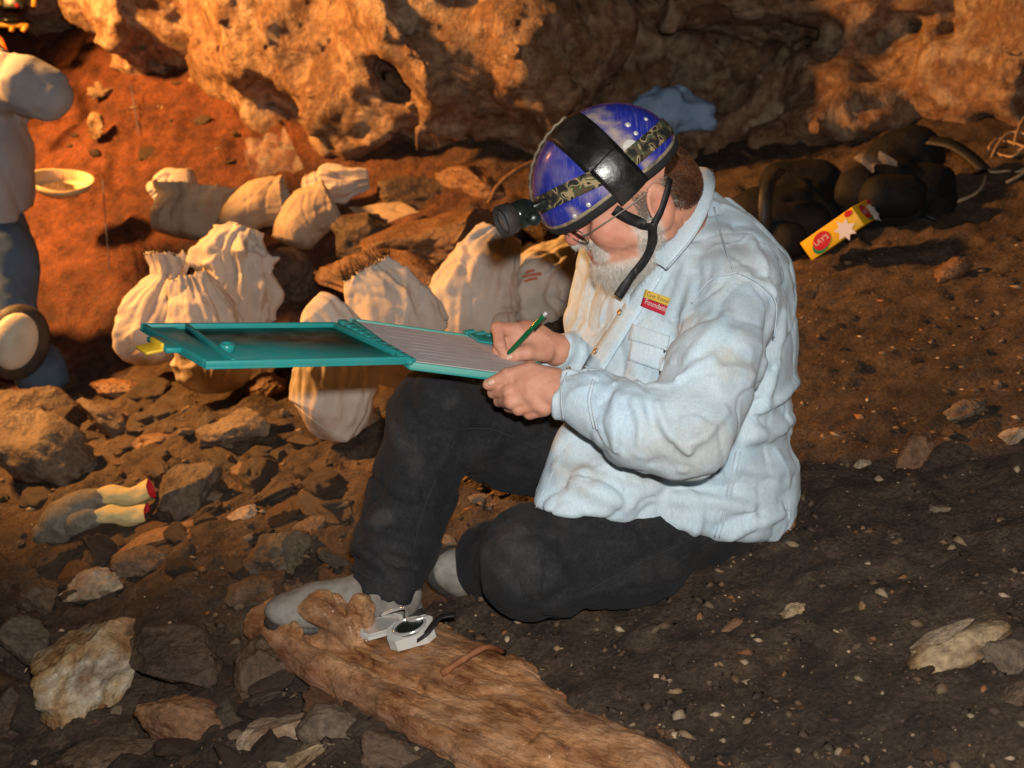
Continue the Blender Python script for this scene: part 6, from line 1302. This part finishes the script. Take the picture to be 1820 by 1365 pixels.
# yellow lamp stand at the far left
M['stand_yellow'] = mat('stand_yellow', [(0.6, 0.32, 0.03), (0.68, 0.4, 0.06)], 20, 0.4, 0.05, 50)
so = pt(15, 60, 5.6); stand = thing('lamp_stand', 'yellow work lamp stand with black housing on the dug slope', 'lamp', so)
for a_, b_ in (((-60, 42), (50, 46)), ((46, 46), (40, 56)), ((22, 48), (20, 56)), ((62, -30), (60, 12)), ((-5, -30), (0, 10)), ((-60, 42), (-60, -40))): sub('tube', tube(smoothpath([pt(*a_, 5.6), pt(*b_, 5.6)], 4), .011, 10), M['stand_yellow'], stand)
hs_ = sub('housing', box(pt(26, 2, 5.6), CAMR, CAMF, CAMU, .095, .06, .085, .008), M['lamp_black'], stand); sub('pilot_lamp', lathe(pt(30, 10, 5.565), -CAMF, [(0, .009), (.004, .008), (.006, .002)], 12), M['lining'], hs_)
sub('reflector', lathe(pt(18, 36, 5.6), V3(0, 0, 1), [(0, .045), (.006, .05), (.012, .03)], 20), M['lamp_black'], stand)
stick([(-25, 55, 5.4), (0, 72, 5.35), (9, 100, 5.3), (0, 140, 5.25), (-40, 170, 5.2)], .014, .014, 'orange hose curving down by the kneeling person', 'orange', 'hose', 'hose')

# ------------------------------------------------------------------ second person, kneeling at the dig, mostly out of the picture
M['sweat'] = mat('grey_sweatshirt', [(0.27, 0.27, 0.285), (0.34, 0.34, 0.355)], 8, 0.95, 0.25, 180, 0.1); weave(M['sweat'], 220, .2)
M['blue_jeans'] = mat('blue_jeans', [(0.05, 0.085, 0.145), (0.085, 0.13, 0.2), (0.065, 0.105, 0.17)], 10, 0.9, 0.3, 200, 0.15, dirt=(0.1, 0.07, 0.05), dirt_scale=6, dirt_amt=0.35); weave(M['blue_jeans'], 220, .2)
M['pad'] = mat('pad_shell', [(0.5, 0.47, 0.38), (0.42, 0.39, 0.31)], 12, 0.55, 0.2, 60, dirt=(0.25, 0.18, 0.12), dirt_scale=10, dirt_amt=0.5)
pt_far = pt
pt = lambda px, py, d: pt_far(px, py, d*.915)
p2 = thing('person', 'kneeling person in grey sweatshirt and blue jeans with knee pad', 'person', pt(20, 690, 4.5))
tz = [cap(pt(-52, 395, 4.62), pt(-58, 300, 4.62), .21, .20), cap(pt(-58, 300, 4.62), pt(-75, 140, 4.65), .20, .19), cap(pt(-30, 132, 4.5), pt(-120, 120, 4.8), .085, .085)] + chain([pt(-25, 136, 4.48), pt(40, 152, 4.44), pt(86, 168, 4.44), pt(50, 190, 4.8)], [.088, .078, .058, .045])
_z = union(tz, .06); hz2 = half(pt(30, 402, 4.4), nrm(V3(.18, 0, -1))); zf = lambda P: smax(_z(P), hz2(P), .02) + .010*fbm(P*6, 3, 971) - .010*(1-np.abs(noise3(P*V3(8, 8, 5), 975)))**5 + .010*(1-np.abs(noise3(P*V3(7, 7, 6)+4, 977)))**8
v, f = mesh_sdf(zf, pt(-40, 260, 4.62)-V3(.42, .45, .55), pt(-40, 260, 4.62)+V3(.42, .45, .5), .014); sub('shirt', (v, f), M['sweat'], p2)
jz = chain([pt(-40, 420, 4.6), pt(-5, 470, 4.52), pt(12, 585, 4.42)], [.165, .125, .098]) + chain([pt(22, 600, 4.45), pt(72, 660, 4.6), pt(110, 735, 4.75)], [.088, .075, .06]) + chain([pt(-110, 430, 4.8), pt(-140, 560, 4.7), pt(-90, 690, 4.9)], [.14, .1, .07])
_jz = union(jz, .04); v, f = mesh_sdf(lambda P: _jz(P)+.006*fbm(P*9, 3, 981)-.006*(1-np.abs(noise3(P*10, 985)))**4, pt(-20, 570, 4.6)-V3(.5, .5, .5), pt(-20, 570, 4.6)+V3(.45, .5, .5), .014); sub('jeans', (v, f), M['blue_jeans'], p2)
kd = nrm(pt(28, 608, 4.3)-pt(30, 600, 4.5)); KB = np.stack([nrm(CAMR-.3*CAMU), kd, nrm(CAMU+.3*CAMR)]); 
v, f = mesh_sdf(ell(pt(30, 608, 4.36), (.092, .05, .125), KB), pt(30, 608, 4.36)-.2, pt(30, 608, 4.36)+.2, .009); kp = sub('knee_pad', (v, f), M['rubber'], p2)
v, f = mesh_sdf(ell(pt(28, 607, 4.335), (.066, .045, .096), KB), pt(30, 608, 4.34)-.2, pt(30, 608, 4.34)+.2, .009); sub('pad_cap', (v, f), M['pad'], kp)
for s_ in ([(15, 560, 4.33), (45, 562, 4.36), (66, 568, 4.42)], [(55, 640, 4.4), (72, 610, 4.42), (78, 585, 4.5)]): sub('pad_strap', ribbon(smoothpath([pt(*p) for p in s_], 10), nrm(V3(.4, -.9, .1)), .03, .006), M['black_strap'], kp)
hd = union([ell(pt(-70, 10, 4.75), (.1, .08, .115)), cap(pt(-75, 110, 4.68), pt(-72, 40, 4.74), .06, .055), cap(pt(30, 220, 4.75), pt(-5, 245, 4.88), .035, .03)], .03); v, f = mesh_sdf(hd, pt(-60, 100, 4.75)-V3(.4, .35, .45), pt(-60, 100, 4.75)+V3(.35, .35, .4), .012); sub('body', (v, f), M['skin'], p2, col=np.tile(V3(.5, .27, .18), (len(v), 1)))
sub('boot', (lambda vf: vf)(mesh_sdf(union([cap(pt(112, 735, 4.78), pt(118, 768, 4.8), .06, .055), cap(pt(118, 768, 4.8), pt(95, 775, 4.62), .045, .04)], .03), pt(112, 755, 4.75)-.25, pt(112, 755, 4.75)+.25, .012)), M['rubber'], p2)
hc = lambda P: smax(ell(pt(-68, 4, 4.76), (.108, .092, .112))(P), half(pt(-68, 22, 4.72), nrm(V3(-.5, -.2, -.8)))(P), .02) + .006*fbm(P*22, 3, 995)
v, f = mesh_sdf(hc, pt(-68, 4, 4.76)-.2, pt(-68, 4, 4.76)+.2, .01); sub('hair', (v, f), M['hair_base'], p2)
